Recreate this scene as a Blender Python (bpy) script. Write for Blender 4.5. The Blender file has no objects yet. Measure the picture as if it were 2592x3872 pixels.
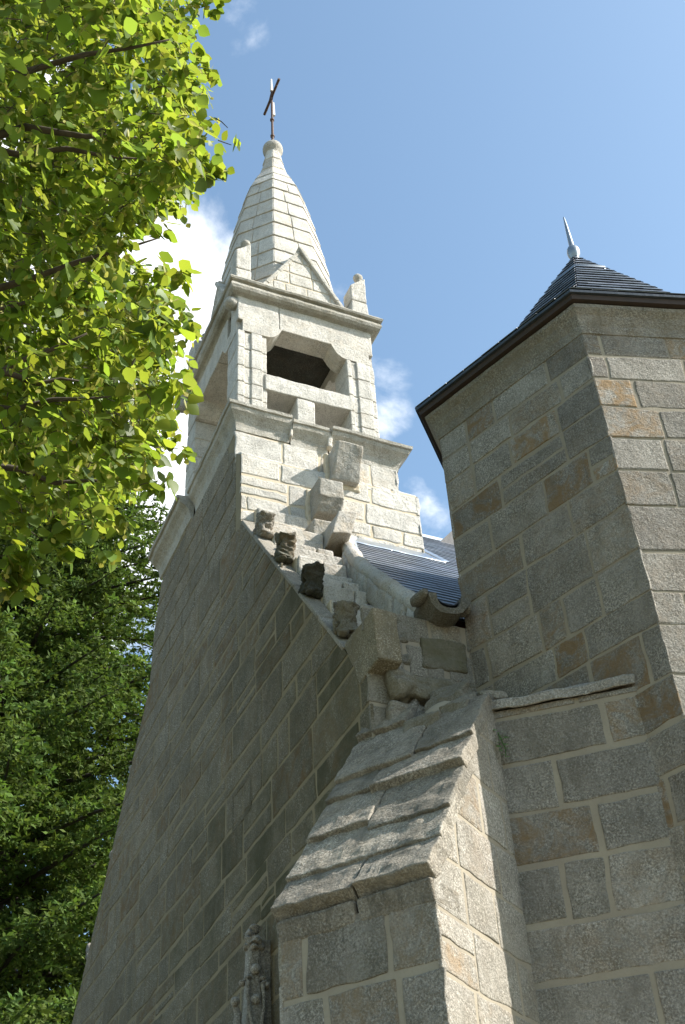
import bpy, math, random
from mathutils import Vector, Matrix, noise

# ------------------------------------------------------------------ camera, world, sun
sc = bpy.context.scene
col = sc.collection
PITCH, ROLL, YAW = 0.701725232, -0.0646317274, 0.442310372
cy, sy, cp, sp = math.cos(YAW), math.sin(YAW), math.cos(PITCH), math.sin(PITCH)
FW = Vector((sy*cp, cy*cp, sp)); RT = Vector((cy, -sy, 0)); UP = RT.cross(FW)
R2 = RT*math.cos(ROLL)+UP*math.sin(ROLL); U2 = -RT*math.sin(ROLL)+UP*math.cos(ROLL)
cam = bpy.data.cameras.new("camera"); cam.sensor_fit = 'VERTICAL'; cam.sensor_height = 36; cam.sensor_width = 24
cam.lens = 4593.32/3872*36; cam.clip_end = 3000
co = bpy.data.objects.new("camera", cam); col.objects.link(co)
M = Matrix((( R2.x, U2.x, -FW.x, 0), (R2.y, U2.y, -FW.y, 0), (R2.z, U2.z, -FW.z, 1.6), (0, 0, 0, 1)))
co.matrix_world = M
sc.camera = co

SAZ, SEL = 121.0, 41.0
a, e = math.radians(SAZ), math.radians(SEL)
SUN = Vector((math.sin(a)*math.cos(e), math.cos(a)*math.cos(e), math.sin(e)))
sl = bpy.data.lights.new("sun", 'SUN'); sl.energy = 4.9; sl.angle = math.radians(0.53); sl.color = (1, .96, .90)
so = bpy.data.objects.new("sun", sl); col.objects.link(so)
so.rotation_euler = SUN.to_track_quat('Z', 'Y').to_euler(); so.location = (0, 0, 60)

def ray(x, y):          # direction seen at a pixel of the 2592 x 3872 photograph
    d = FW + R2*((x-1296)/4593.32) - U2*((y-1936)/4593.32)
    return d.normalized()

w = bpy.data.worlds.new("World"); sc.world = w; w.use_nodes = True
nt = w.node_tree; nt.nodes.clear()
def N(nt, t, **k):
    n = nt.nodes.new(t)
    for a_, b_ in k.items():
        if a_ in n.bl_rna.properties: setattr(n, a_, b_)
        else: n.inputs[a_].default_value = b_
    return n
out = N(nt, 'ShaderNodeOutputWorld')
sky = N(nt, 'ShaderNodeTexSky', sky_type='NISHITA', sun_disc=False, sun_elevation=e, sun_rotation=a, altitude=50.0, air_density=1.0, dust_density=1.3, ozone_density=0.45)
bg = N(nt, 'ShaderNodeBackground', Strength=0.135)
hue = N(nt, 'ShaderNodeMix', data_type='RGBA', blend_type='MULTIPLY'); hue.inputs[0].default_value = 1.0; hue.inputs[7].default_value = (.93, 1.03, .98, 1)
nt.links.new(sky.outputs[0], hue.inputs[6]); nt.links.new(hue.outputs[2], bg.inputs[0])
bgc = N(nt, 'ShaderNodeBackground', Color=(.95, .97, 1, 1), Strength=.85)
tc = N(nt, 'ShaderNodeTexCoord')
nz = N(nt, 'ShaderNodeTexNoise', Scale=7.0, Detail=9.0, Roughness=.58, Distortion=.25)
nt.links.new(tc.outputs['Generated'], nz.inputs['Vector'])
def mth(nt, op, a_, b_=None, clamp=False):
    n = nt.nodes.new('ShaderNodeMath'); n.operation = op; n.use_clamp = clamp
    for i, v in enumerate((a_, b_)):
        if v is None: continue
        if isinstance(v, (int, float)): n.inputs[i].default_value = v
        else: nt.links.new(v, n.inputs[i])
    return n.outputs[0]
acc = None
for (px, py, rad, amt) in [(600, 1150, .10, .50), (440, 1500, .13, .55), (560, 1850, .11, .55), (300, 2100, .14, .5), (770, 900, .085, .36), (680, 1050, .10, .52), (930, 650, .045, .20),
                           (900, 60, .05, .23), (1480, 1600, .035, .26), (1500, 1440, .03, .16), (1600, 1900, .05, .26), (-300, 1200, .3, .4), (200, 3300, .2, .15)]:
    d = ray(px, py)
    vm = N(nt, 'ShaderNodeVectorMath', operation='DISTANCE'); vm.inputs[1].default_value = d
    nt.links.new(tc.outputs['Generated'], vm.inputs[0])
    q = mth(nt, 'DIVIDE', vm.outputs['Value'], rad); q = mth(nt, 'MULTIPLY', q, q); q = mth(nt, 'MULTIPLY', q, -1.0)
    q = mth(nt, 'EXPONENT', q); q = mth(nt, 'MULTIPLY', q, amt)
    acc = q if acc is None else mth(nt, 'MAXIMUM', acc, q)
s_ = mth(nt, 'ADD', acc, nz.outputs[0])
mr = N(nt, 'ShaderNodeMapRange'); mr.inputs['From Min'].default_value = .70; mr.inputs['From Max'].default_value = .94; mr.interpolation_type = 'SMOOTHSTEP'
nt.links.new(s_, mr.inputs['Value'])
mx = N(nt, 'ShaderNodeMixShader'); nt.links.new(mr.outputs[0], mx.inputs[0]); nt.links.new(bg.outputs[0], mx.inputs[1]); nt.links.new(bgc.outputs[0], mx.inputs[2])
nt.links.new(mx.outputs[0], out.inputs[0])
sc.view_settings.view_transform = 'Standard'; sc.view_settings.look = 'None'
sc.view_settings.exposure = 1.08; sc.view_settings.gamma = 1.0

# ------------------------------------------------------------------ materials
def mat(name):
    m = bpy.data.materials.new(name); m.use_nodes = True; m.node_tree.nodes.clear()
    o = N(m.node_tree, 'ShaderNodeOutputMaterial'); b = N(m.node_tree, 'ShaderNodeBsdfPrincipled')
    m.node_tree.links.new(b.outputs[0], o.inputs[0]); return m, m.node_tree, b, o
def mix(nt, fac, a_, b_, mode='MIX'):
    n = nt.nodes.new('ShaderNodeMix'); n.data_type = 'RGBA'; n.blend_type = mode; n.clamp_factor = True
    for s, v in ((n.inputs[0], fac), (n.inputs[6], a_), (n.inputs[7], b_)):
        if isinstance(v, (int, float)): s.default_value = v
        elif isinstance(v, tuple): s.default_value = (*v, 1)
        else: nt.links.new(v, s)
    return n.outputs[2]
def ntex(nt, scale, detail=5, rough=.6, dist=0, vec=None, off=None):
    n = N(nt, 'ShaderNodeTexNoise', Scale=float(scale), Detail=float(detail), Roughness=rough, Distortion=float(dist))
    tcn = N(nt, 'ShaderNodeTexCoord'); src = tcn.outputs['Object']
    if off or vec:
        mp = N(nt, 'ShaderNodeMapping'); mp.inputs['Location'].default_value = off or (0, 0, 0); mp.inputs['Scale'].default_value = vec or (1, 1, 1)
        nt.links.new(src, mp.inputs[0]); src = mp.outputs[0]
    nt.links.new(src, n.inputs['Vector']); return n.outputs[0]
def rng(nt, v, a0, a1, b0=0., b1=1.):
    n = N(nt, 'ShaderNodeMapRange'); n.inputs['From Min'].default_value = a0; n.inputs['From Max'].default_value = a1
    n.inputs['To Min'].default_value = b0; n.inputs['To Max'].default_value = b1; nt.links.new(v, n.inputs['Value']); return n.outputs[0]
def bump(nt, b, pairs):
    prev = None
    for h, s, d in pairs:
        n = N(nt, 'ShaderNodeBump', Strength=s, Distance=d); nt.links.new(h, n.inputs['Height'])
        if prev: nt.links.new(prev, n.inputs['Normal'])
        prev = n.outputs[0]
    nt.links.new(prev, b.inputs['Normal'])

def stone_mat(name, c1, c2, warm=(.40, .27, .15), lich=(.165, .152, .095), grain=1.0, stain=.34):
    m, nt, b, o = mat(name)
    at = N(nt, 'ShaderNodeAttribute', attribute_name='tint'); sep = N(nt, 'ShaderNodeSeparateColor'); nt.links.new(at.outputs['Color'], sep.inputs[0])
    med = ntex(nt, 5, 6, .65); fine = ntex(nt, 85, 3, .8); big = ntex(nt, 1.1, 6, .7, .4, off=(7, 3, 1)); spk = ntex(nt, 36, 4, .75, 0, off=(3, 9, 4))
    c = mix(nt, rng(nt, med, .35, .68), c1, c2)
    mod = rng(nt, ntex(nt, 4.2, 5, .7, .5, off=(11, 2, 6)), .36, .62, .25, 1.)
    strk = ntex(nt, 3.2, 6, .7, .2, vec=(2.2, 2.2, .42), off=(4, 4, 9))
    c = mix(nt, mth(nt, 'MULTIPLY', mth(nt, 'MULTIPLY', rng(nt, fine, .50, .60), .85*grain), mod), c, (.10, .092, .078))
    c = mix(nt, mth(nt, 'MULTIPLY', mth(nt, 'MULTIPLY', rng(nt, fine, .47, .38), .75*grain), mod), c, (.60, .56, .49))
    c = mix(nt, mth(nt, 'MULTIPLY', rng(nt, spk, .54, .66), .45*grain), c, (.12, .11, .09))
    st = ntex(nt, 6.5, 6, .75, .8, off=(1, 5, 8))
    wf = mth(nt, 'MULTIPLY', rng(nt, st, .43, .80), sep.outputs[1], True)
    c = mix(nt, wf, c, warm)
    c = mix(nt, rng(nt, strk, .50, .70, 0, stain), c, (.11, .10, .08))
    dk = ntex(nt, 9.5, 6, .75, .6, off=(8, 1, 2)); c = mix(nt, rng(nt, dk, .58, .74, 0, stain), c, (.075, .07, .055))
    lf = mth(nt, 'MULTIPLY', rng(nt, big, .30, .66), sep.outputs[2], True)
    c = mix(nt, lf, c, lich)
    br = N(nt, 'ShaderNodeCombineColor'); 
    for i in range(3): nt.links.new(sep.outputs[0], br.inputs[i])
    c = mix(nt, 1.0, c, br.outputs[0], 'MULTIPLY')
    nt.links.new(c, b.inputs['Base Color']); b.inputs['Roughness'].default_value = .92
    b.inputs['Specular IOR Level'].default_value = .25
    bump(nt, b, [(med, .55, .05), (spk, .8, .018), (fine, .7, .008)])
    return m
GR = stone_mat('granite', (.355, .328, .285), (.224, .202, .172), warm=(.27, .18, .095))
GRL = stone_mat('granite_pale', (.64, .61, .55), (.49, .465, .42), warm=(.52, .38, .22), grain=.75, stain=.24)
GRD = stone_mat('granite_mossy', (.20, .19, .16), (.09, .085, .065), warm=(.30, .18, .09), lich=(.05, .055, .03), grain=.8)
GRF = stone_mat('granite_west', (.25, .21, .142), (.162, .134, .088), warm=(.19, .12, .055), lich=(.085, .076, .040), stain=.45)  # lichen tone darkened; painted shade of the near corner goes through it
GRS = stone_mat('granite_slab', (.37, .335, .275), (.23, .20, .155), warm=(.33, .235, .14), lich=(.10, .095, .075), stain=.75)
def mortar_mat(name, c1, c2):
    m, nt, b, o = mat(name)
    n1 = ntex(nt, 3, 5, .6); n2 = ntex(nt, 60, 4, .7)
    c = mix(nt, rng(nt, n1, .3, .7), c1, c2); c = mix(nt, mth(nt, 'MULTIPLY', rng(nt, n2, .5, .75), .3), c, (.2, .17, .12))
    nt.links.new(c, b.inputs['Base Color']); b.inputs['Roughness'].default_value = .95; b.inputs['Specular IOR Level'].default_value = .2
    bump(nt, b, [(n1, .3, .03), (n2, .5, .006)]); return m
MO = mortar_mat('lime_mortar', (.325, .285, .215), (.25, .215, .165))
MOL = mortar_mat('lime_mortar_pale', (.56, .48, .36), (.47, .40, .29))
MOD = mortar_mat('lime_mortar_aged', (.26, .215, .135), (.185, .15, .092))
def slate_mat():
    m, nt, b, o = mat('slate')
    at = N(nt, 'ShaderNodeAttribute', attribute_name='tint'); n1 = ntex(nt, 14, 5, .6)
    c = mix(nt, rng(nt, n1, .3, .7), (.075, .09, .112), (.13, .15, .178)); c = mix(nt, 1.0, c, at.outputs['Color'], 'MULTIPLY')
    nt.links.new(c, b.inputs['Base Color']); b.inputs['Roughness'].default_value = .38; bump(nt, b, [(n1, .35, .01)]); return m
SL = slate_mat()
def plain(name, c1, c2, rough=.6, metal=0., sc_=20., bs=.3):
    m, nt, b, o = mat(name); n1 = ntex(nt, sc_, 5, .65)
    nt.links.new(mix(nt, rng(nt, n1, .3, .7), c1, c2), b.inputs['Base Color'])
    b.inputs['Roughness'].default_value = rough; b.inputs['Metallic'].default_value = metal; bump(nt, b, [(n1, bs, .006)]); return m
LEAD = plain('lead_sheet', (.30, .33, .35), (.20, .225, .24), .42, .75, 9)
ZINC = plain('zinc_flashing', (.42, .47, .52), (.32, .36, .40), .3, .85, 6)
WOOD = plain('eave_board', (.045, .026, .018), (.028, .018, .013), .7, 0, 12)
BLACK = plain('black_gutter', (.012, .012, .014), (.02, .02, .022), .5)
IRON = plain('rusty_iron', (.06, .035, .025), (.11, .06, .04), .75, .3, 40)
WHITE = plain('worn_white_paint', (.62, .60, .56), (.45, .43, .4), .6, 0, 40)
BARK = plain('bark', (.09, .07, .05), (.045, .035, .025), .95, 0, 18, .8)
BARKD = plain('conifer_bark', (.05, .038, .028), (.03, .024, .018), .95, 0, 18, .8)
def leaf_mat(name, c1, c2, tr, mixf=.5, rough=.5):
    m, nt, b, o = mat(name)
    at = N(nt, 'ShaderNodeAttribute', attribute_name='tint')
    n1 = ntex(nt, 1.5, 3, .5)
    c = mix(nt, rng(nt, n1, .35, .65), c1, c2); c = mix(nt, 1.0, c, at.outputs['Color'], 'MULTIPLY')
    nt.links.new(c, b.inputs['Base Color']); b.inputs['Roughness'].default_value = rough
    b.inputs['Specular IOR Level'].default_value = .3; t = N(nt, 'ShaderNodeBsdfTranslucent'); tcx = mix(nt, 1.0, tr, at.outputs['Color'], 'MULTIPLY'); nt.links.new(tcx, t.inputs[0])
    ms = N(nt, 'ShaderNodeMixShader', Fac=mixf); nt.links.new(b.outputs[0], ms.inputs[1]); nt.links.new(t.outputs[0], ms.inputs[2])
    nt.links.new(ms.outputs[0], o.inputs[0]); return m
LEAF = leaf_mat('linden_leaf', (.105, .175, .02), (.135, .205, .024), (.27, .35, .034), .55, .5)
BRACT = leaf_mat('linden_bract', (.34, .34, .09), (.38, .36, .10), (.45, .46, .10), .4, .6)
NEED = leaf_mat('conifer_needles', (.046, .088, .017), (.082, .125, .02), (.11, .18, .026), .30, .85)
DLEAF = leaf_mat('broadleaf', (.04, .085, .02), (.05, .10, .025), (.09, .18, .03), .35, .5)
FERN = leaf_mat('fern_leaf', (.05, .13, .03), (.07, .16, .03), (.10, .25, .04), .3, .5)

# ------------------------------------------------------------------ mesh builder
class MB:
    def __init__(s): s.v = []; s.f = []; s.m = []; s.c = []
    def add(s, vs, fs, c=(1, 0, 0), mi=0):
        o = len(s.v); s.v += [tuple(x) for x in vs]; s.c += [c]*len(vs)
        s.f += [tuple(i+o for i in f) for f in fs]; s.m += [mi]*len(fs)
    def build(s, name, mats, parent=None, smooth=False, loc=(0, 0, 0)):
        me = bpy.data.meshes.new(name)
        lx, ly, lz = loc
        me.from_pydata([(x-lx, y-ly, z-lz) for x, y, z in s.v] if any(loc) else s.v, [], s.f)
        for m_ in (mats if isinstance(mats, (list, tuple)) else [mats]): me.materials.append(m_)
        me.polygons.foreach_set('material_index', s.m)
        if smooth: me.polygons.foreach_set('use_smooth', [True]*len(s.f))
        at = me.color_attributes.new('tint', 'FLOAT_COLOR', 'POINT'); fl = []
        for c in s.c: fl += [c[0], c[1], c[2], 1.0]
        at.data.foreach_set('color', fl); me.update()
        o = bpy.data.objects.new(name, me); col.objects.link(o); o.location = loc
        if parent: o.parent = parent
        return o
def empty(name, loc=(0, 0, 0), parent=None):
    o = bpy.data.objects.new(name, None); col.objects.link(o); o.location = loc; o.empty_display_size = .3
    if parent: o.parent = parent
    return o
def tag(o, label=None, cat=None, group=None, kind=None):
    for k, v in (('label', label), ('category', cat), ('group', group), ('kind', kind)):
        if v: o[k] = v
    return o

def rhex(mb, c8, r=.02, step=.06, amp=.004, c=(1, 0, 0), mi=0, freq=6., seed=0, back=True, flat=None):
    """rounded, slightly eroded hexahedron. c8: bottom ring 4, top ring 4 (same order)"""
    P = [Vector(p) for p in c8]
    L = [((P[1]-P[0]).length+(P[2]-P[3]).length+(P[5]-P[4]).length+(P[6]-P[7]).length)/4,
         ((P[3]-P[0]).length+(P[2]-P[1]).length+(P[7]-P[4]).length+(P[6]-P[5]).length)/4,
         ((P[4]-P[0]).length+(P[5]-P[1]).length+(P[6]-P[2]).length+(P[7]-P[3]).length)/4]
    T = []
    for l in L:
        l = max(l, 1e-4); rr = min(r, l*.35); n = max(1, int(math.ceil((l-2*rr)/step)))
        T.append([0, rr*.35/l] + [(rr+(l-2*rr)*i/n)/l for i in range(n+1)] + [1-rr*.35/l, 1])
    nx, ny, nz_ = (len(t)-1 for t in T)
    idx = {}; vs = []
    sv = Vector((seed*3.7, seed*1.3, seed*7.1))
    def vert(i, j, k):
        key = (i, j, k)
        if key in idx: return idx[key]
        u = (T[0][i], T[1][j], T[2][k]); p = []; d = Vector((0, 0, 0)); q = Vector((0, 0, 0))
        for n in range(3):
            l = max(L[n], 1e-4); rr = min(r, l*.35); x = u[n]*l; qc = min(max(x, rr), l-rr); q[n] = qc; d[n] = (x-qc)
        rr = min(r, min(L)*.35)
        if d.length > 1e-9:
            m_ = max(abs(d.x)/max(min(r, L[0]*.35), 1e-5), abs(d.y)/max(min(r, L[1]*.35), 1e-5), abs(d.z)/max(min(r, L[2]*.35), 1e-5))
            dd = d.normalized(); k_ = [min(r, L[n]*.35) for n in range(3)]
            d = Vector((dd.x*k_[0], dd.y*k_[1], dd.z*k_[2]))*min(m_, 1)
        x, y, z = ((q[n]+d[n])/max(L[n], 1e-4) for n in range(3))
        A = P[0].lerp(P[1], x).lerp(P[3].lerp(P[2], x), y); B = P[4].lerp(P[5], x).lerp(P[7].lerp(P[6], x), y)
        w_ = A.lerp(B, z)
        if amp:
            dv = noise.noise_vector(w_*freq+sv)*amp + noise.noise_vector(w_*freq*3.1+sv)*amp*.4
            if flat: dn_ = flat*dv.dot(flat); dv = (dv-dn_)*1.9+dn_*.4
            w_ = w_ + dv
        idx[key] = len(vs); vs.append(w_); return idx[key]
    fs = []
    for i in range(nx):
        for j in range(ny):
            fs.append((vert(i, j, nz_), vert(i+1, j, nz_), vert(i+1, j+1, nz_), vert(i, j+1, nz_)))
            if back: fs.append((vert(i, j, 0), vert(i, j+1, 0), vert(i+1, j+1, 0), vert(i+1, j, 0)))
    for i in range(nx):
        for k in range(nz_):
            fs.append((vert(i, 0, k), vert(i+1, 0, k), vert(i+1, 0, k+1), vert(i, 0, k+1)))
            fs.append((vert(i, ny, k), vert(i, ny, k+1), vert(i+1, ny, k+1), vert(i+1, ny, k)))
    for j in range(ny):
        for k in range(nz_):
            fs.append((vert(0, j, k), vert(0, j, k+1), vert(0, j+1, k+1), vert(0, j+1, k)))
            fs.append((vert(nx, j, k), vert(nx, j+1, k), vert(nx, j+1, k+1), vert(nx, j, k+1)))
    mb.add(vs, fs, c, mi)
def box(mb, x0, x1, y0, y1, z0, z1, **k):
    rhex(mb, [(x0, y0, z0), (x1, y0, z0), (x1, y1, z0), (x0, y1, z0), (x0, y0, z1), (x1, y0, z1), (x1, y1, z1), (x0, y1, z1)], **k)

def clip(poly, conv):
    res = poly
    n = len(conv)
    for i in range(n):
        a_, b_ = conv[i], conv[(i+1) % n]; ex, ey = b_[0]-a_[0], b_[1]-a_[1]; new = []
        for j in range(len(res)):
            p, q = res[j], res[(j+1) % len(res)]
            sp_ = ex*(p[1]-a_[1])-ey*(p[0]-a_[0]); sq = ex*(q[1]-a_[1])-ey*(q[0]-a_[0])
            if sp_ >= 0: new.append(p)
            if sp_*sq < 0:
                t = sp_/(sp_-sq); new.append((p[0]+(q[0]-p[0])*t, p[1]+(q[1]-p[1])*t))
        res = new
        if len(res) < 3: return []
    return res
def area(p): return abs(sum(p[i][0]*p[(i+1) % len(p)][1]-p[(i+1) % len(p)][0]*p[i][1] for i in range(len(p))))/2

def masonry(mb, O, U, V, poly, rows, wr=(.3, .6), joint=.018, h=.006, seed=0, warm=.25, lich=0., step=.08, amp=.005, split=.06, bri=(.82, 1.1), wob=.012, base=True, r=.012, lichshade=None):
    O, U, V = Vector(O), Vector(U).normalized(), Vector(V).normalized(); NN = U.cross(V)
    R = random.Random(seed)
    if base: mb.add([O+U*u+V*v-NN*.001 for u, v in poly], [tuple(range(len(poly)))], (1, 0, 0), 1)
    u0 = min(p[0] for p in poly)-h; u1 = max(p[0] for p in poly)+h
    # extend polygon outwards by h so neighbouring faces meet on the arris
    def bnd(i, u): return rows[i] + wob*noise.noise(Vector((u*1.3, i*5.1+seed*2.3, seed*.7)))*1.6
    for i in range(len(rows)-1):
        if rows[i+1] < min(p[1] for p in poly)-.02 or rows[i] > max(p[1] for p in poly)+.02: continue
        u = u0 - (0 if i % 2 == 0 else R.uniform(.3, .7)*wr[0]); first = True
        while u < u1-.02:
            wd = R.uniform(*wr)
            if R.random() < .12: wd *= .45
            ue = u+wd
            if u1-ue < wr[0]*.45: ue = u1
            cells = [(u, ue, 0., 1.)]
            if R.random() < split and wd > wr[0]*.8:
                t = R.uniform(.4, .6); cells = [(u, ue, 0., t), (u, ue, t, 1.)]
            for (a0, a1, t0, t1) in cells:
                jj = joint*R.uniform(.6, 1.5)/2; sk = [R.uniform(-.008, .008) for _ in range(4)]
                ja = 0 if a0 <= u0+1e-6 else jj; jb = 0 if a1 >= u1-1e-6 else jj
                lo = lambda x: bnd(i, x)*(1-t0)+bnd(i+1, x)*t0+jj
                hi = lambda x: bnd(i, x)*(1-t1)+bnd(i+1, x)*t1-jj
                q = [(a0+ja, lo(a0)), (a1-jb, lo(a1)), (a1-jb, hi(a1)), (a0+ja, hi(a0))]
                q = [(x+(s if 0 < ja and 0 < jb else 0), y+s*.6) for (x, y), s in zip(q, sk)]
                if q[2][1]-q[1][1] < .03: continue
                pe = poly
                cq = clip(q, pe) if True else q
                g = R.random()
                cc = (R.uniform(*bri), max(0, (warm*R.uniform(.2, 1.0)) if g < .55 else (warm*R.uniform(1.4, 3.0) if g < .8 else 0)), lich*R.uniform(.5, 1.3))
                if lichshade:
                    mm = O+U*((a0+a1)/2)+V*q[0][1]; cc = (cc[0], cc[1], cc[2]*lichshade(mm))
                hh = h*R.uniform(.75, 1.4); tl = [R.uniform(-.002, .002) for _ in range(4)]
                if len(cq) >= 3 and area(cq) > .96*area(q) or (len(cq) == 4 and area(cq) > .0009 and False):
                    bot = [O+U*x+V*y-NN*.02 for x, y in q]; top = [O+U*x+V*y+NN*(hh+t_) for (x, y), t_ in zip(q, tl)]
                    rhex(mb, bot+top, r=r, step=step, amp=amp, c=cc, freq=7, seed=seed+i, back=False, flat=NN)
                elif len(cq) >= 3 and area(cq) > .0015:
                    # clipped stone: bevelled plate, jittered outline
                    pts = []
                    n = len(cq); ctr = (sum(p[0] for p in cq)/n, sum(p[1] for p in cq)/n)
                    for k in range(n):
                        p, s = cq[k], cq[(k+1) % n]; l = math.hypot(s[0]-p[0], s[1]-p[1]); m_ = max(1, int(l/.08))
                        for t in range(m_): pts.append((p[0]+(s[0]-p[0])*t/m_, p[1]+(s[1]-p[1])*t/m_))
                    if sum(pts[k][0]*pts[(k+1) % len(pts)][1]-pts[(k+1) % len(pts)][0]*pts[k][1] for k in range(len(pts))) < 0: pts.reverse()
                    n = len(pts); sz = min(.012, math.sqrt(area(cq))*.1)
                    def ins(p, dd):
                        l = math.hypot(p[0]-ctr[0], p[1]-ctr[1]) or 1
                        return (p[0]-(p[0]-ctr[0])/l*dd, p[1]-(p[1]-ctr[1])/l*dd)
                    r0 = [O+U*x+V*y-NN*.02 for x, y in pts]; r1 = [O+U*x+V*y+NN*hh*.3 for x, y in pts]
                    r2 = [O+U*ins(p, sz)[0]+V*ins(p, sz)[1]+NN*hh for p in pts]
                    fs = [(k, (k+1) % n, n+(k+1) % n, n+k) for k in range(n)]+[(n+k, n+(k+1) % n, 2*n+(k+1) % n, 2*n+k) for k in range(n)]+[tuple(range(2*n, 3*n))]
                    mb.add(r0+r1+r2, fs, cc, 0)
            u = ue
def rowsr(z0, z1, h0, h1, seed):
    R = random.Random(seed); r_ = [z0]
    while r_[-1] < z1: r_.append(r_[-1]+R.uniform(h0, h1))
    return r_
def wall(mb, p0, p1, z0, z1, rows, **k):      # p0 -> p1 is left -> right seen from outside
    p0 = Vector((*p0, 0)); p1 = Vector((*p1, 0)); L = (p1-p0).length
    hh = k.get('h', .007)
    masonry(mb, p0, p1-p0, (0, 0, 1), [(-hh, z0), (L+hh, z0), (L+hh, z1), (-hh, z1)], rows, **k)

def sweep(mb, path, prof, closed=True, step=.12, amp=.005, c=(1, 0, 0), mi=0, seed=0, joints=0):
    """profile [(offset outward, z)] swept along path (outward = right-hand side of travel)"""
    n = len(path); mit = []
    for i in range(n):
        p = Vector(path[i])
        d1 = (p-Vector(path[i-1])).normalized() if (closed or i > 0) else None
        d2 = (Vector(path[(i+1) % n])-p).normalized() if (closed or i < n-1) else None
        if d1 is None: d1 = d2
        if d2 is None: d2 = d1
        n1 = Vector((d1.y, -d1.x)); n2 = Vector((d2.y, -d2.x)); mit.append((n1+n2)/(1+n1.dot(n2)))
    secs = []
    for i in range(n if closed else n-1):
        a_, b_ = Vector(path[i]), Vector(path[(i+1) % n]); ma, mb_ = mit[i], mit[(i+1) % n]
        m_ = max(1, int((b_-a_).length/step))
        for t in range(m_ + (0 if closed or i < n-2 else 1)):
            t /= m_
            secs.append([(*( (a_+ma*o_).lerp(b_+mb_*o_, t)), z_) for o_, z_ in prof])
    k = len(prof); vs = []
    for s in secs:
        for p in s:
            p = Vector(p); p = p + noise.noise_vector(p*4+Vector((seed, 0, 0)))*amp + noise.noise_vector(p*14)*amp*.5; vs.append(p)
    m_ = len(secs); fs = []
    for i in range(m_ if closed else m_-1):
        for j in range(k-1):
            fs.append((i*k+j, ((i+1) % m_)*k+j, ((i+1) % m_)*k+j+1, i*k+j+1))
    if not closed: fs += [tuple(range(k-1, -1, -1)), tuple((m_-1)*k+j for j in range(k))]
    mb.add(vs, fs, c, mi)
def tube(mb, pts, rad, n=8, c=(1, 0, 0), mi=0, cap=True):
    pts = [Vector(p) for p in pts]; vs = []
    for i, p in enumerate(pts):
        d = (pts[min(i+1, len(pts)-1)]-pts[max(i-1, 0)]).normalized()
        s = d.cross(Vector((0, 0, 1)));  s = s.normalized() if s.length > .05 else Vector((1, 0, 0))
        t = d.cross(s).normalized(); r_ = rad[i] if isinstance(rad, (list, tuple)) else rad
        vs += [p+(s*math.cos(2*math.pi*k/n)+t*math.sin(2*math.pi*k/n))*r_ for k in range(n)]
    fs = [(i*n+k, i*n+(k+1) % n, (i+1)*n+(k+1) % n, (i+1)*n+k) for i in range(len(pts)-1) for k in range(n)]
    if cap: fs += [tuple(range(n-1, -1, -1)), tuple((len(pts)-1)*n+k for k in range(n))]
    mb.add(vs, fs, c, mi)
def lathe(mb, ctr, prof, n=16, c=(1, 0, 0), mi=0, amp=0, rot=0., axis=None):
    cx, cy_, cz = ctr; vs = []; ax = Vector(axis).normalized() if axis else Vector((0, 0, 1)); q = Vector((0, 0, 1)).rotation_difference(ax)
    for r_, z_ in prof:
        for k in range(n):
            t = 2*math.pi*k/n+rot; p = Vector((cx, cy_, cz))+q @ Vector((r_*math.cos(t), r_*math.sin(t), z_))
            if amp: p += noise.noise_vector(p*9)*amp
            vs.append(p)
    m_ = len(prof); fs = [(i*n+k, i*n+(k+1) % n, (i+1)*n+(k+1) % n, (i+1)*n+k) for i in range(m_-1) for k in range(n)]
    fs += [tuple(range(n-1, -1, -1)), tuple((m_-1)*n+k for k in range(n))]; mb.add(vs, fs, c, mi)
def lump(mb, ctr, r3, seed=0, amp=.02, c=(1, 0, 0), mi=0, freq=8., nu=10, nv=8, axis=None):
    q = Vector((0, 0, 1)).rotation_difference(Vector(axis).normalized()) if axis else None
    vs = []
    for j in range(nv+1):
        ph = math.pi*j/nv
        for i in range(nu):
            t = 2*math.pi*i/nu; p = Vector((r3[0]*math.sin(ph)*math.cos(t), r3[1]*math.sin(ph)*math.sin(t), r3[2]*math.cos(ph)))
            if q: p = q @ p
            p += Vector(ctr); p += noise.noise_vector(p*freq+Vector((seed*5.3, 0, seed)))*amp; vs.append(p)
    fs = [(j*nu+i, (j+1)*nu+i, (j+1)*nu+(i+1) % nu, j*nu+(i+1) % nu) for j in range(nv) for i in range(nu)]
    mb.add(vs, fs, c, mi)
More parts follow.
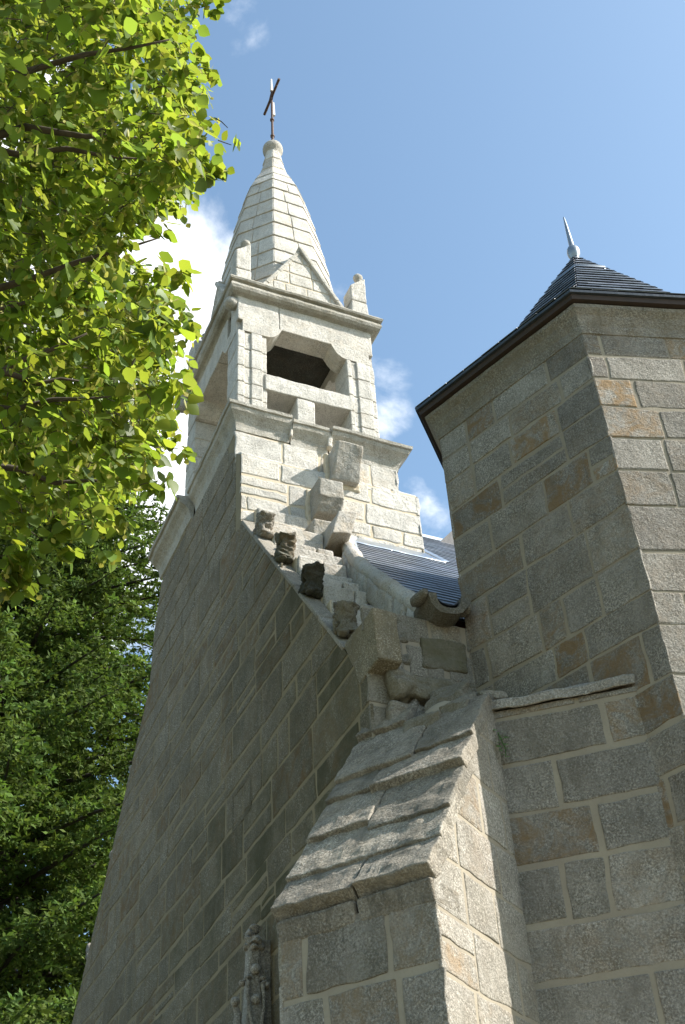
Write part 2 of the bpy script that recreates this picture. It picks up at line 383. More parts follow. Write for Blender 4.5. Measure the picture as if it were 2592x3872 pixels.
def slates(mb, O, U, V, poly, exp=.11, wd=.2, seed=0, th=.006, lf_=.014):
    O, U, V = Vector(O), Vector(U).normalized(), Vector(V).normalized(); NN = U.cross(V); R = random.Random(seed)
    mb.add([O+U*u+V*v-NN*.01 for u, v in poly], [tuple(range(len(poly)))], (.6, .6, .6))
    u0 = min(p[0] for p in poly); u1 = max(p[0] for p in poly); v0 = min(p[1] for p in poly); v1 = max(p[1] for p in poly)
    v = v0; i = 0
    while v < v1:
        u = u0-(wd/2 if i % 2 else 0)-R.uniform(0, .03)
        while u < u1:
            g = .002; lowv = v+R.uniform(-.004, .004)
            q = clip([(u+g, lowv), (u+wd-g, lowv+R.uniform(-.003, .003)), (u+wd-g, v+exp*1.15), (u+g, v+exp*1.15)], poly)
            if len(q) >= 3 and area(q) > .0004:
                n = len(q); lift = R.uniform(.85, 1.15)*lf_
                top = [O+U*x+V*y+NN*(lift*(1-(y-v)/(exp*1.15))+.001+th*.5) for x, y in q]; bot = [p-NN*th for p in top]
                if sum(q[k][0]*q[(k+1) % n][1]-q[(k+1) % n][0]*q[k][1] for k in range(n)) < 0: top.reverse(); bot.reverse()
                b_ = R.uniform(.66, 1.2)*(.75 if R.random() < .06 else 1); cc = (b_*R.uniform(.96, 1.06), b_, b_*R.uniform(.95, 1.05))
                mb.add(bot+top, [tuple(range(n, 2*n))]+[(k, (k+1) % n, n+(k+1) % n, n+k) for k in range(n)], cc)
            u += wd
        v += exp; i += 1

Zv = (0, 0, 1)
# ------------------------------------------------------------------ ground
mb = MB(); S = 600
mb.add([(-S, -S, 0), (S, -S, 0), (S, S, 0), (-S, S, 0)], [(0, 1, 2, 3)])
GRASS = plain('meadow', (.12, .115, .06), (.21, .18, .12), .95, 0, .8, .5)
tag(mb.build('ground', GRASS), kind='structure')

# ------------------------------------------------------------------ chapel
chapel = tag(empty('chapel', (3, 6.1, 0)), 'old granite chapel with openwork belfry, stone spire, crocketed gable and slate roofs', 'church')
CL = (3, 6.1, 0)
def part(mb, name, mats, parent=chapel, smooth=False, label=None):
    base = Vector(parent.matrix_world.translation) if False else None
    o = mb.build(name, mats, None, smooth)
    # keep geometry in world coordinates: cancel the chapel offset
    o.parent = parent; off = Vector((0, 0, 0)); p = parent
    while p: off += p.location; p = p.parent
    o.location = -off
    if label: o['label'] = label
    return o

# gable wall (west front): plane x = 3, outward -X
mb = MB(); FX = 3.0
rz = rowsr(0, 10.7, .20, .39, 5)
YN, YF = 6.1, 14.6
def lf(p):     # lichen plus painted shade, darker low down and towards the near corner
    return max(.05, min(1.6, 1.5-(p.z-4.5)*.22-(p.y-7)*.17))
O = (FX, 0, 0); Un = (0, -1, 0)
polyG = [(-YF, 0), (-6.1, 0), (-6.1, 5.885), (-8.655, 9.26), (-11.90, 9.26), (-14.6, 6.2)]
masonry(mb, O, Un, Zv, polyG, [z for z in rz if z < 9.1]+[9.26], wr=(.28, .92), seed=11, warm=.7, lich=1.0, lichshade=lf, joint=.028, h=.0045, step=.09, wob=.028, split=.16, bri=(.84, 1.10), amp=.006)
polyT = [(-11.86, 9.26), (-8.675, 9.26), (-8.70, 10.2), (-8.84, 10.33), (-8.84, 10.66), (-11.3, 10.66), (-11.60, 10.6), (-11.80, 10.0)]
masonry(mb, O, Un, Zv, polyT, [9.26, 9.5, 9.78, 10.03, 10.3, 10.66], wr=(.34, .7), seed=12, warm=.3, lich=.8, lichshade=lf, joint=.022, h=.007, step=.12, bri=(.84, 1.10), amp=.006)
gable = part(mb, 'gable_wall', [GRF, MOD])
# little square recess with a dark reveal frame on the gable wall
mb = MB()
for (y0, y1, z0, z1) in [(8.36, 8.84, 6.36, 6.42), (8.36, 8.84, 6.06, 6.11), (8.36, 8.40, 6.11, 6.36), (8.80, 8.84, 6.11, 6.36)]:
    box(mb, 2.990, 3.02, y0, y1, z0, z1, r=.008, amp=.006, step=.04, c=(.85, .4, .9))
rec = part(mb, 'niche_frame', [GRF], gable)

# side (south) wall: plane y = 6.1
mb = MB()
wall(mb, (3.0, 6.1), (4.3, 6.1), 0, 6.48, rowsr(0, 7.5, .22, .3, 3), seed=21, wr=(.25, .5), warm=.3, lich=.5, joint=.035, step=.07, amp=.008, bri=(.75, 1.0))
# rough projecting stones near the eave
def xz(pts, yo, d, **k):     # quad in the wall plane, pushed out by d
    (a, b, c_, d_) = pts
    rhex(mb, [(a[0], 6.16, a[1]), (b[0], 6.16, b[1]), (c_[0], 6.16, c_[1]), (d_[0], 6.16, d_[1])]+[(q[0]+.0, 6.10-d-yo*(q[1]-6.2), q[1]) for q in (a, b, c_, d_)], **k)
xz([(3.41, 6.07), (3.76, 6.09), (3.77, 6.33), (3.42, 6.33)], 0, .022, r=.03, amp=.02, step=.03, c=(.80, .4, 1.3), seed=1)
xz([(3.13, 5.72), (3.72, 5.80), (3.74, 5.95), (3.12, 6.0)], 0, .10, r=.05, amp=.055, step=.025, c=(.85, .5, 1.0), seed=2, freq=5)
xz([(3.10, 5.45), (3.55, 5.60), (3.50, 5.72), (3.09, 5.72)], 0, .09, r=.04, amp=.035, step=.025, c=(.9, .2, .5), seed=3, freq=5)
for i, (x, z, a_) in enumerate([(3.26, 6.44, .035), (3.28, 6.30, .045), (3.29, 6.12, .05), (3.72, 5.90, .09), (3.79, 5.98, .05)]):
    xz([(x-a_, z-a_), (x+a_, z-a_), (x+a_*.8, z+a_), (x-a_*.9, z+a_*.8)], 0, .02, r=.03, amp=.02, step=.02, c=(.8, .9 if i > 2 else .3, .8), seed=10+i, freq=9)
part(mb, 'side_wall', [GR, MO])
# rest of the nave walls (out of view), plain rubble
mb = MB()
wall(mb, (4.3, 6.1), (16, 6.1), 0, 6.35, rowsr(0, 7.5, .3, .42, 4), seed=22, wr=(.5, .9), warm=.3, lich=.4, joint=.03, step=.4, amp=.004)
wall(mb, (16, 6.1), (16, 14.6), 0, 6.35, [0, 2, 4, 6.35], seed=23, wr=(1.5, 2), step=1.)
wall(mb, (16, 14.6), (3.02, 14.6), 0, 6.2, [0, 2, 4, 6.35], seed=24, wr=(1.5, 2), step=1.)
part(mb, 'nave_wall', [GR, MO])

# gable coping with crockets: narrow band along the rake, x 3.0 .. 3.15
RS = 2.93/2.215; ra = math.atan(RS)
def rake(y): return 6.37+RS*(y-6.44)
mb = MB(); R = random.Random(8)
ys = [6.44, 6.86, 7.33, 7.84, 8.28, 8.62]
nrm = Vector((0, -math.sin(ra), math.cos(ra)))
for i in range(len(ys)-1):
    y0, y1 = ys[i]+.004, ys[i+1]-.004
    for k in (0,):
        a0, a1 = Vector((2.988, y0, rake(y0))), Vector((2.988, y1, rake(y1))); X = Vector((.155, 0, 0)); dn = nrm*-.035; t = nrm*R.uniform(-.004, .006)
        rhex(mb, [a0+dn, a0+dn+X, a1+dn+X, a1+dn, a0+t, a0+X+t, a1+X+t, a1+t], r=.012, amp=.004, c=(R.uniform(1.0, 1.15), .3, .35), seed=i)
part(mb, 'gable_coping', [GR]); mb = MB()
# far rake coping (only its edge shows)
for i in range(5):
    y0, y1 = 11.92+i*.6, 11.92+(i+1)*.6-.01; zf = lambda y: 9.25-1.16*(y-11.85)
    a0, a1 = Vector((3.012, y0, zf(y0)-.02)), Vector((3.012, y1, zf(y1)-.02)); X = Vector((.14, 0, 0)); dn = Vector((0, -.6, -.75))*.14
    rhex(mb, [a0+dn, a0+dn+X, a1+dn+X, a1+dn, a0, a0+X, a1+X, a1], r=.014, amp=.008, c=(.55, .4, .6), seed=i+20)
part(mb, 'gable_coping', [GR])
# kneeler
mb = MB()
rhex(mb, [(2.990, 5.925, 5.955), (3.18, 5.93, 5.96), (3.18, 6.30, 5.93), (2.990, 6.22, 5.91), (2.990, 5.94, 6.375), (3.17, 5.945, 6.37), (3.17, 6.46, 6.39), (2.990, 6.445, 6.385)], r=.018, amp=.007, step=.04, c=(1.25, .2, .5))
part(mb, 'kneeler', [GRF])

# crockets: carved leafy blocks standing out from the coping
def crocket(y, sz, seed, c, mats, hollow=0, turn=0.):
    mb = MB(); b = Vector((3.075, y, rake(y)-.02)); up = Vector((0, -.34, .94)); fw = Vector((0, -.94, -.34)); X = Vector((1, 0, 0))
    up.normalize(); fw.normalize()
    R = random.Random(seed); w_, d_, h_ = .082*sz, .10*sz, .30*sz
    # one block, square in section, gouged by the weather
    nu, nv = 36, 26; vs = []; fs = []; so = Vector((seed*9.1, seed*2.2, 0))
    for j in range(nv+1):
        t = j/nv; wd_ = 1.12-.14*math.sin(min(1, t/.8)*math.pi)+(.05*math.sin((t-.8)/.2*math.pi) if t > .8 else 0)
        sh = .055*(1-t)**2+.03*t*t; cap_ = 1 if 0 < j < nv else .72
        for i in range(nu):
            a_ = 2*math.pi*i/nu; ca, sa = math.cos(a_), math.sin(a_); m_ = (abs(ca)**5+abs(sa)**5)**(-.2)
            p = b+up*(h_*t)+fw*(sh*1.3)+X*(w_*wd_*ca*m_*cap_)+fw*(d_*wd_*sa*m_*cap_)
            q = p*13+so; g_ = abs(noise.noise(q))*.9+abs(noise.noise(q*2.3))*.45
            nrm_ = (X*ca+fw*sa); p = p-nrm_*(g_*.075*sz)+nrm_*.016+noise.noise_vector(q*.6)*.018*sz; vs.append(p)
    for j in range(nv):
        for i in range(nu): fs.append((j*nu+i, j*nu+(i+1) % nu, (j+1)*nu+(i+1) % nu, (j+1)*nu+i))
    fs.append(tuple(nv*nu+i for i in range(nu))); mb.add(vs, fs, c)
    for k in range(13):   # carved leaves and gouges
        t = R.uniform(.05, .95); sx = R.choice((-1, 1, 0)); o_ = b+up*(h_*t)+fw*(d_*(.9 if sx == 0 else R.uniform(-.6, .9)))+X*(w_*sx*.9 if sx else R.uniform(-.8, .8)*w_)
        lump(mb, o_, (R.uniform(.018, .034), R.uniform(.018, .03), R.uniform(.03, .06)), seed=seed*7+k, amp=.012, c=(c[0]*R.uniform(.6, 1.1), c[1], c[2]), freq=20, nu=8, nv=7, axis=(R.uniform(-.5, .5), -.3, 1))
    # leafy foot
    for k in range(5):
        lump(mb, b+fw*(.08+.02*k)*sz-up*(.01)+X*R.uniform(-.05, .05), (.04, .045, .022), seed=seed+k*3, amp=.016, c=c, freq=14, nu=10, nv=7)
    part(mb, 'crocket', mats, smooth=True)
crocket(8.29, .76, 1, (.95, .25, .35), [GR])
crocket(7.79, .82, 2, (1.05, 1.0, .8), [GRD])
crocket(7.21, .82, 3, (.55, .3, .9), [GRD])
crocket(6.63, .80, 4, (.85, .3, .6), [GR])
for i, (y, z) in enumerate([(12.72, 8.72), (13.45, 7.98), (14.30, 7.14)]):     # on the far rake
    z -= .05; mb = MB(); lump(mb, (3.09, y+.02, z), (.05, .06, .09), seed=i, amp=.04, c=(.9, .2, .1), freq=12, nu=12, nv=10, axis=(0, .6, .8)); lump(mb, (3.09, y-.03, z-.10), (.05, .06, .07), seed=i+5, amp=.03, c=(.9, .9, .4), freq=12)
    part(mb, 'crocket', [GR], smooth=True)

# stepped courses of the parapet behind the coping
mb = MB(); R = random.Random(4)
z = 6.33; k = 0
while z < 9.35:
    hgt = R.uniform(.17, .27); yl = 6.44+(z+hgt-6.37)/RS-.10-R.uniform(0, .07)
    xr = 3.54+.16*max(0, (z-7.2)/2)
    ws = [3.14, 3.14+R.uniform(.2, .34), xr+R.uniform(-.03, .05)]
    if R.random() < .4: ws = [3.14, ws[2]]
    for j in range(len(ws)-1):
        yy = yl+R.uniform(-.02, .02)
        box(mb, ws[j]+.006, ws[j+1]-.006, yy, yy+.7, z+.008, z+hgt-.006, r=.02, amp=.010, step=.05, c=(R.uniform(.85, 1.08), R.choice((.1, .3, .8)), .2), seed=k); k += 1
    box(mb, 3.14, xr, yl+.03, yl+.8, z-.02, z+hgt, r=.01, amp=.004, c=(1, 0, 0), mi=1, seed=k)
    z += hgt
part(mb, 'parapet_steps', [GRL, MOL])

# mortar fillet between parapet and roof
def roofz(y): return 6.77+1.10*(y-6.3)
mb = MB()
fil = [(3.56, 6.22, 6.70), (3.58, 6.5, 7.02), (3.60, 6.9, 7.46), (3.64, 7.3, 7.90), (3.74, 7.7, 8.34), (3.90, 8.1, 8.80), (4.06, 8.45, 9.18), (4.22, 8.72, 9.46)]
fp = [Vector(fil[0]).lerp(Vector(fil[1]), 0)]
for i in range(len(fil)-1):
    for t in range(1, 9): fp.append(Vector(fil[i]).lerp(Vector(fil[i+1]), t/8))
fp = [p+noise.noise_vector(p*3)*.02 for p in fp]
tube(mb, [p+Vector((-.01, 0, -.06)) for p in fp], [.068*(1+.25*noise.noise(p*5)) for p in fp], n=12, c=(1, .7, .2), mi=1)
R = random.Random(9)
for i in range(0, len(fp)-5, 5):
    a0, a1 = fp[i]+Vector((0, .0, -.06)), fp[i+5]+Vector((0, 0, -.06)); L0 = Vector((-.10-R.uniform(0, .03), 0, -.05)); D = Vector((0, 0, -.24)); r0 = Vector((.03, 0, 0))
    rhex(mb, [a0+L0+D+Vector((0, .012, 0)), a0+r0+D, a1+r0+D, a1+L0+D-Vector((0, .012, 0)), a0+L0*.75+Vector((0, .012, .0)), a0+r0, a1+r0, a1+L0*.75-Vector((0, .012, 0))], r=.035, step=.035, amp=.014, freq=8, c=(R.uniform(.9, 1.05), R.uniform(.2, .9), .3), mi=1, seed=i)
part(mb, 'roof_fillet', [MOL, GRL], smooth=True)

# nave roof
mb = MB(); sl_ = math.atan(1.10); Vs = Vector((0, math.cos(sl_), math.sin(sl_)))
Ls = (10.2-6.1)/math.cos(sl_)
slates(mb, (3.5, 6.1, roofz(6.1)), (1, 0, 0), Vs, [(.06, 0), (4.5, 0), (4.5, 3.885), (.9, 3.885), (.56, 3.35), (.3, 2.6), (.1, 1.6)], exp=.15, wd=.22, seed=3, th=.004, lf_=.0075)
slates(mb, (3.5, 6.1, roofz(6.1)), (1, 0, 0), Vs, [(1.4, 3.885), (4.5, 3.885), (4.5, Ls), (1.4, Ls)], exp=.15, wd=.22, seed=4, th=.004, lf_=.0075)
slates(mb, (3.5, 6.1, roofz(6.1)), (1, 0, 0), Vs, [(4.5, 0), (12.5, 0), (12.5, Ls), (4.5, Ls)], exp=.35, wd=.5, seed=5)
roof = part(mb, 'nave_roof', [SL])
mb = MB(); mb.add([(3.3, 10.2, roofz(10.2)), (16.1, 10.2, roofz(10.2)), (16.1, 14.8, 6.1), (3.3, 14.8, 6.1)], [(0, 1, 2, 3)]); mb.add([(16.05, 6.1, 6.4), (16.05, 14.6, 6.2), (16.05, 10.2, roofz(10.2))], [(0, 1, 2)])
part(mb, 'roof_slope', [SL], roof)
mb = MB()
for s in (-1, 1):
    mb.add([(4.95, 10.2, roofz(10.2)+.035), (16, 10.2, roofz(10.2)+.035), (16, 10.2+s*.14, roofz(10.2)-.10), (4.95, 10.2+s*.14, roofz(10.2)-.10)], [(0, 1, 2, 3)])
    mb.add([(4.95, 10.2+s*.14, roofz(10.2)-.10), (16, 10.2+s*.14, roofz(10.2)-.10), (16, 10.2+s*.14, roofz(10.2)-.14), (4.95, 10.2+s*.14, roofz(10.2)-.14)], [(0, 1, 2, 3)])
part(mb, 'ridge_cap', [ZINC], roof)
# little slate vent on the ridge
mb = MB(); vx = 6.15; vy = 10.02; vz = roofz(10.02)
mb.add([(vx-.16, vy-.02, vz-.06), (vx+.30, vy-.02, vz-.06), (vx+.08, vy-.05, vz+.22), (vx-.16, vy+.25, vz+.1), (vx+.30, vy+.25, vz+.1), (vx+.08, vy+.2, vz+.24)], [(0, 1, 2), (0, 2, 5, 3), (1, 4, 5, 2), (3, 5, 4)])
part(mb, 'roof_vent', [BLACK], roof)
# zinc flashing at the belfry foot and along the parapet
mb = MB()
for (x0, x1) in ((4.1, 4.5), (4.5, 4.95), (4.95, 5.1)):
    R = random.Random(int(x0*10))
    rhex(mb, [(x0, 8.40, roofz(8.40)+.015), (x1, 8.40, roofz(8.40)+.015), (x1, 8.72, roofz(8.70)+.012), (x0, 8.72, roofz(8.70)+.012),
              (x0, 8.40, roofz(8.40)+.035), (x1, 8.40, roofz(8.40)+.035), (x1, 8.72, roofz(8.70)+.05), (x0, 8.72, roofz(8.70)+.05)], r=.008, amp=.004, step=.08)
rhex(mb, [(5.06, 8.40, roofz(8.4)+.02), (5.20, 8.5, roofz(8.5)+.02), (5.20, 10.0, roofz(10)+.02), (5.04, 10.0, roofz(10)+.02), (5.06, 8.40, roofz(8.4)+.04), (5.20, 8.5, roofz(8.5)+.03), (5.20, 10.0, roofz(10)+.03), (5.04, 10.0, roofz(10)+.08)], r=.008, amp=.003)
for i in range(1, len(fil)-1):
    a0, a1 = Vector(fil[i]), Vector(fil[i+1]); a0 = Vector((a0.x+.04, a0.y, roofz(a0.y)+.02)); a1 = Vector((a1.x+.04, a1.y, roofz(a1.y)+.02)); u = Vector((0, 0, .02))
    rhex(mb, [a0, a0+Vector((.03, 0, 0)), a1+Vector((.03, 0, 0)), a1, a0+u*1.6, a0+Vector((.03, 0, .012)), a1+Vector((.03, 0, .012)), a1+u*1.6], r=.004, amp=.002)
part(mb, 'flashing', [ZINC], roof)

# stone gutter spout on the side wall, with its black lining
mb = MB(); R = random.Random(2)
cx, cz, ro, ri = 3.59, 6.60, .165, .105
ang = [math.radians(180+i*15) for i in range(13)]
vs = []; 
for y in (5.93, 6.05, 6.2):
    for r_ in (ro, ri):
        for t in ang:
            p = Vector((cx+r_*math.cos(t), y+(.02*math.sin(t*2)), cz+r_*math.sin(t)*.95)); vs.append(p+noise.noise_vector(p*9)*.022)
n = 13; fs = []
for s in range(2):
    b0 = s*26; b1 = b0+26
    for i in range(n-1):
        fs += [(b0+i, b0+i+1, b1+i+1, b1+i), (b0+13+i, b1+13+i, b1+13+i+1, b0+13+i+1)]
    fs += [(b0, b1, b1+13, b0+13), (b0+12, b0+25, b1+25, b1+12)]
for i in range(n-1): fs += [(i, 13+i, 14+i, i+1), (52+i, 52+i+1, 52+14+i, 52+13+i)]
mb.add(vs, fs, (.62, .4, .8))
lump(mb, (3.41, 6.02, 6.60), (.055, .10, .055), seed=3, amp=.02, c=(.7, .4, .7)); lump(mb, (3.755, 6.04, 6.60), (.05, .08, .05), seed=4, amp=.02, c=(.9, .3, .4))
g = part(mb, 'gutter_spout', [GR])
mb = MB(); vs = []
for y in (5.97, 6.25):
    for r_ in (.102, .095):
        for t in ang: vs.append((cx+.01+r_*math.cos(t), y, cz+.03+r_*math.sin(t)*.8))
fs = [(i, i+1, 26+i+1, 26+i) for i in range(12)]+[(13+i, 39+i, 39+i+1, 13+i+1) for i in range(12)]+[(i, 13+i, 14+i, i+1) for i in range(12)]
mb.add(vs, fs); part(mb, 'gutter_lining', [BLACK], g)

# ---------------- diagonal buttress
def az(d): d = math.radians(d); return Vector((math.sin(d), math.cos(d), 0))
PL = Vector((2.143, 5.63, 0)); EF, ES = az(145), az(55); W = .895; ZL, SB = 4.03, 1.473
def bp(s, f, z): return PL+ES*s+EF*f+Vector((0, 0, z))
mb = MB(); rb = rowsr(0.02, 3.9, .3, .36, 6); rb = [z-rb[-1]+3.95 for z in rb]; rb[0] = min(rb[0], 0)
masonry(mb, bp(.035, 0, 0), EF, Zv, [(-.0, 0), (W+.0, 0), (W+.0, 3.93), (0, 3.93)], rb, wr=(.2, .62), seed=34, warm=.5, lich=.55, step=.045, amp=.007, joint=.03, bri=(.74, .98), split=0, h=.0045, r=.008)
Zs = lambda s: ZL+SB*s-.03
masonry(mb, bp(.035, W, 0), ES, Zv, [(0, 0), (1.35, 0), (1.35, Zs(1.02)), (1.02, Zs(1.02)), (0, Zs(0.02))], [z+.06 for z in rowsr(-.2, 6.6, .27, .34, 2)], wr=(.3, .5), seed=33, warm=.5, lich=.25, step=.05, amp=.006, joint=.022, bri=(.98, 1.2), h=.0035, r=.008)
masonry(mb, bp(1.35, 0, 0), -ES, Zv, [(0, 0), (1.315, 0), (1.315, Zs(0.02)), (0, Zs(1.35))], rowsr(0, 6.3, .27, .34, 2), wr=(.3, .5), seed=35, warm=.4, lich=.8, step=.1, joint=.022)
butt = part(mb, 'buttress', [GR, MO])
# weathering slabs
lips = [0, .135, .345, .535, .705, .955, 1.14, 1.36]
R = random.Random(12); sn = Vector((0, 0, 0)); ns = (-ES*SB+Vector((0, 0, 1))).normalized(); ds = (ES+Vector((0, 0, SB))).normalized()
cuts = [[.47], [], [.40], [.30, ], [.52], [.35], []]
for i in range(6):
    fcs = [-.018]+[c_*1.0 for c_ in cuts[i]]+[W+.012]
    for j in range(len(fcs)-1):
        f0, f1 = fcs[j]+(.005 if j else 0), fcs[j+1]-(.005 if j < len(fcs)-2 else 0)
        dl = R.uniform(-.05, .045)*(1 if i else .3); s0 = lips[i]+dl; s1 = lips[i+1]+.06
        if i == 5 and j == 1: continue
        th = .075 if i else .10
        a0 = PL+ES*s0+Vector((0, 0, ZL+SB*s0)); a1 = PL+ES*s1+Vector((0, 0, ZL+SB*s1))
        lift = .040+R.uniform(-.012, .014); bd = R.uniform(.0, .02)
        q = [a0+EF*f0-ns*(th-lift), a0+EF*f1-ns*(th-lift), a1+EF*f1-ns*(th+.02), a1+EF*f0-ns*(th+.02),
             a0+EF*f0+ns*lift+ds*bd, a0+EF*f1+ns*(lift+R.uniform(-.01, .01)), a1+EF*f1-ns*.004, a1+EF*f0-ns*.004]
        mbs = MB(); rhex(mbs, q, r=.009, step=.024, amp=.010, freq=11, c=(R.uniform(.85, 1.12), .25, R.choice((.2, .5, .9))), seed=i*3+j)
        part(mbs, 'weathering_slab', [GRS], butt, smooth=False)
R = random.Random(41)
for (s0, f0, sw, fw_, hh_) in ((1.0, .48, .10, .13, .05), (1.03, .70, .08, .10, .05), (1.14, .58, .07, .14, .07)):
    mb = MB(); z_ = ZL+SB*s0-.03
    rhex(mb, [bp(s0-sw, f0-fw_, z_-.12), bp(s0-sw, f0+fw_, z_-.12), bp(s0+sw, f0+fw_, z_-.10), bp(s0+sw, f0-fw_, z_-.10), bp(s0-sw*.8, f0-fw_, z_-.02), bp(s0-sw*.9, f0+fw_*.9, z_-.03), bp(s0+sw, f0+fw_, z_+hh_+.06), bp(s0+sw, f0-fw_, z_+hh_+.06)], r=.02, step=.025, amp=.02, freq=9, c=(R.uniform(.7, 1.0), .5, .7), seed=int(s0*100))
    part(mb, 'rubble_stone', [GR], butt)
# drip course beneath the first slab
mb = MB()
for f0, f1, sd in ((-.01, .46, 1), (.475, W+.004, 2)):
    rhex(mb, [bp(.03, f0, 3.88), bp(.03, f1, 3.88), bp(.3, f1, 3.88), bp(.3, f0, 3.88), bp(.0, f0, 4.0), bp(.0, f1, 4.0), bp(.3, f1, 4.03), bp(.3, f0, 4.03)], r=.02, step=.04, amp=.008, c=(.8, .5, .6), seed=sd)
part(mb, 'drip_course', [GRS], butt)
# mortar bed behind slabs
mb = MB(); q = []
for s, dz in ((.06, 0), (1.40, 0)):
    pass
a0, a1 = bp(.03, 0, ZL+SB*.03), bp(1.0, 0, ZL+SB*1.0)
mb.add([a0-ns*.02, a0+EF*W-ns*.02, a1+EF*W-ns*.02, a1-ns*.02], [(0, 1, 2, 3)])
part(mb, 'mortar_bed', [MO], butt)
# rough rubble stones where the buttress dies into the corner
for i, (x, y, z, a_, b_, c_) in enumerate([(3.46, 5.60, 5.30, .05, .05, .09), (3.45, 5.58, 5.12, .05, .06, .08), (3.60, 5.62, 5.60, .09, .06, .03)]):
    mb = MB(); rhex(mb, [(x-a_, y-b_, z-c_), (x+a_, y-b_, z-c_), (x+a_, y+b_, z-c_), (x-a_, y+b_, z-c_), (x-a_, y-b_, z+c_), (x+a_, y-b_, z+c_*.8), (x+a_, y+b_, z+c_), (x-a_, y+b_, z+c_)], r=.03, amp=.025, step=.02, freq=8, c=(.75+.1*(i % 3), .6, .8), seed=i+9)
    part(mb, 'rubble_stone', [GR], chapel)
mb = MB(); lump(mb, (3.50, 5.85, 5.35), (.33, .25, .30), seed=3, amp=.03, nu=18, nv=12, freq=4, mi=0); part(mb, 'mortar_fill', [MO], chapel, smooth=True)

# ---------------- pier between buttress and turret
mb = MB(); P0, P1 = Vector((3.52, 5.548, 0)), Vector((4.206, 4.96, 0))
rp = [0, .45, .85, 1.2, 1.6, 1.95, 2.35, 2.7, 3.05, 3.42, 3.76, 4.08, 4.42, 4.74, 5.05, 5.36, 5.6]
d = (P1-P0).normalized(); Lp = (P1-P0).length
masonry(mb, P0, d, Zv, [(-.01, 0), (Lp+.02, 0), (Lp+.02, 5.40), (-.01, 5.42)], rp, wr=(.5, .95), seed=44, warm=.7, lich=.25, joint=.03, step=.045, amp=.006, split=.0, bri=(.78, 1.06), h=.0045, r=.008)
nd = d.cross(Vector(Zv))
masonry(mb, P0-nd*.4, nd, Zv, [(0, 0), (.4, 0), (.4, 5.4), (0, 5.4)], rp, wr=(.3, .5), seed=41, joint=.03)
pier = part(mb, 'side_pier', [GR, MO])
mb = MB()
q = [P0+nd*.035-d*.02, P1+nd*.03+d*.0, P1-nd*.25+d*.12, P0-nd*.35-d*.02]
for (f0, f1, sd) in ((-.0, 1.0, 3),):
    lo = [Vector((q[0].x, q[0].y, 5.41)), Vector((q[1].x, q[1].y, 5.40)), Vector((q[2].x, q[2].y, 5.55)), Vector((q[3].x, q[3].y, 5.62))]
    rhex(mb, lo+[v+Vector((0, 0, .07)) for v in lo], r=.012, step=.03, amp=.014, c=(1.08, .1, .1), seed=sd)
for (t, l_, hz) in ((-.26, .30, 5.56),):
    a0 = P0+d*t+nd*.0; lo = [a0+Vector((0, 0, hz-.06)), a0+d*l_+Vector((0, 0, hz-.05)), a0+d*l_-nd*.2+Vector((0, 0, hz)), a0-nd*.2+Vector((0, 0, hz))]
    rhex(mb, lo+[v+Vector((0, 0, .05)) for v in lo], r=.012, step=.04, amp=.010, c=(.6, .1, .9), seed=8)
part(mb, 'ledge_slab', [GR], pier)

# ---------------- stair turret
TP = [Vector((3.8, 6.1)), Vector((4.29, 4.72))]
TP.append(TP[1]+Vector((math.sin(math.radians(106.7)), math.cos(math.radians(106.7))))*1.5)
TP += [TP[2]+Vector((math.sin(math.radians(47)), math.cos(math.radians(47))))*1.45, Vector((6.55, 6.75)), Vector((5.6, 7.5)), Vector((4.80, 7.15))]
ctr = Vector((5.35, 5.71))
rt = [0, .3, .62, .9, 1.22, 1.5, 1.8, 2.12, 2.4, 2.7, 3.0, 3.32, 3.6, 3.92, 4.2, 4.48, 4.78, 5.06, 5.367, 5.721, 5.963, 6.284, 6.661, 6.97, 7.286, 7.567, 7.846, 8.093, 8.422, 8.7]
mb = MB()
for i in range(len(TP)):
    p, q = TP[i], TP[(i+1) % len(TP)]
    near = i < 2
    wall(mb, p, q, 0 if i < 3 else 4, 8.34, rt, seed=60+i, wr=(.28, .62), warm=.95, lich=.15, joint=.022, step=(.05 if near else .2), amp=.006, split=.12, bri=(.70, 1.14), h=.0045, r=.008, wob=.02)
turret = part(mb, 'stair_turret', [GR, MO], chapel)
tp = [tuple(p) for p in TP]
mb = MB()
sweep(mb, tp, [(-.02, 8.32), (.012, 8.33), (.02, 8.41), (.05, 8.49), (.085, 8.54), (.09, 8.57), (-.1, 8.59)], step=.08, amp=.006, c=(.9, .6, .45))
part(mb, 'turret_cornice', [GR], turret)
mb = MB()
sweep(mb, tp, [(.04, 8.583), (.12, 8.588), (.13, 8.628), (.0, 8.64)], step=.5, amp=.001)
part(mb, 'eave_board', [WOOD], turret)
mb = MB()
sweep(mb, tp, [(.08, 8.630), (.150, 8.633), (.153, 8.655), (.0, 8.69)], step=.2, amp=.002, c=(.35, .35, .35))
ap = Vector((ctr.x, ctr.y, 10.93))
n = len(TP); mit = []
for i in range(n):
    d1 = (TP[i]-TP[i-1]).normalized(); d2 = (TP[(i+1) % n]-TP[i]).normalized(); n1 = Vector((d1.y, -d1.x)); n2 = Vector((d2.y, -d2.x)); mit.append((n1+n2)/(1+n1.dot(n2)))
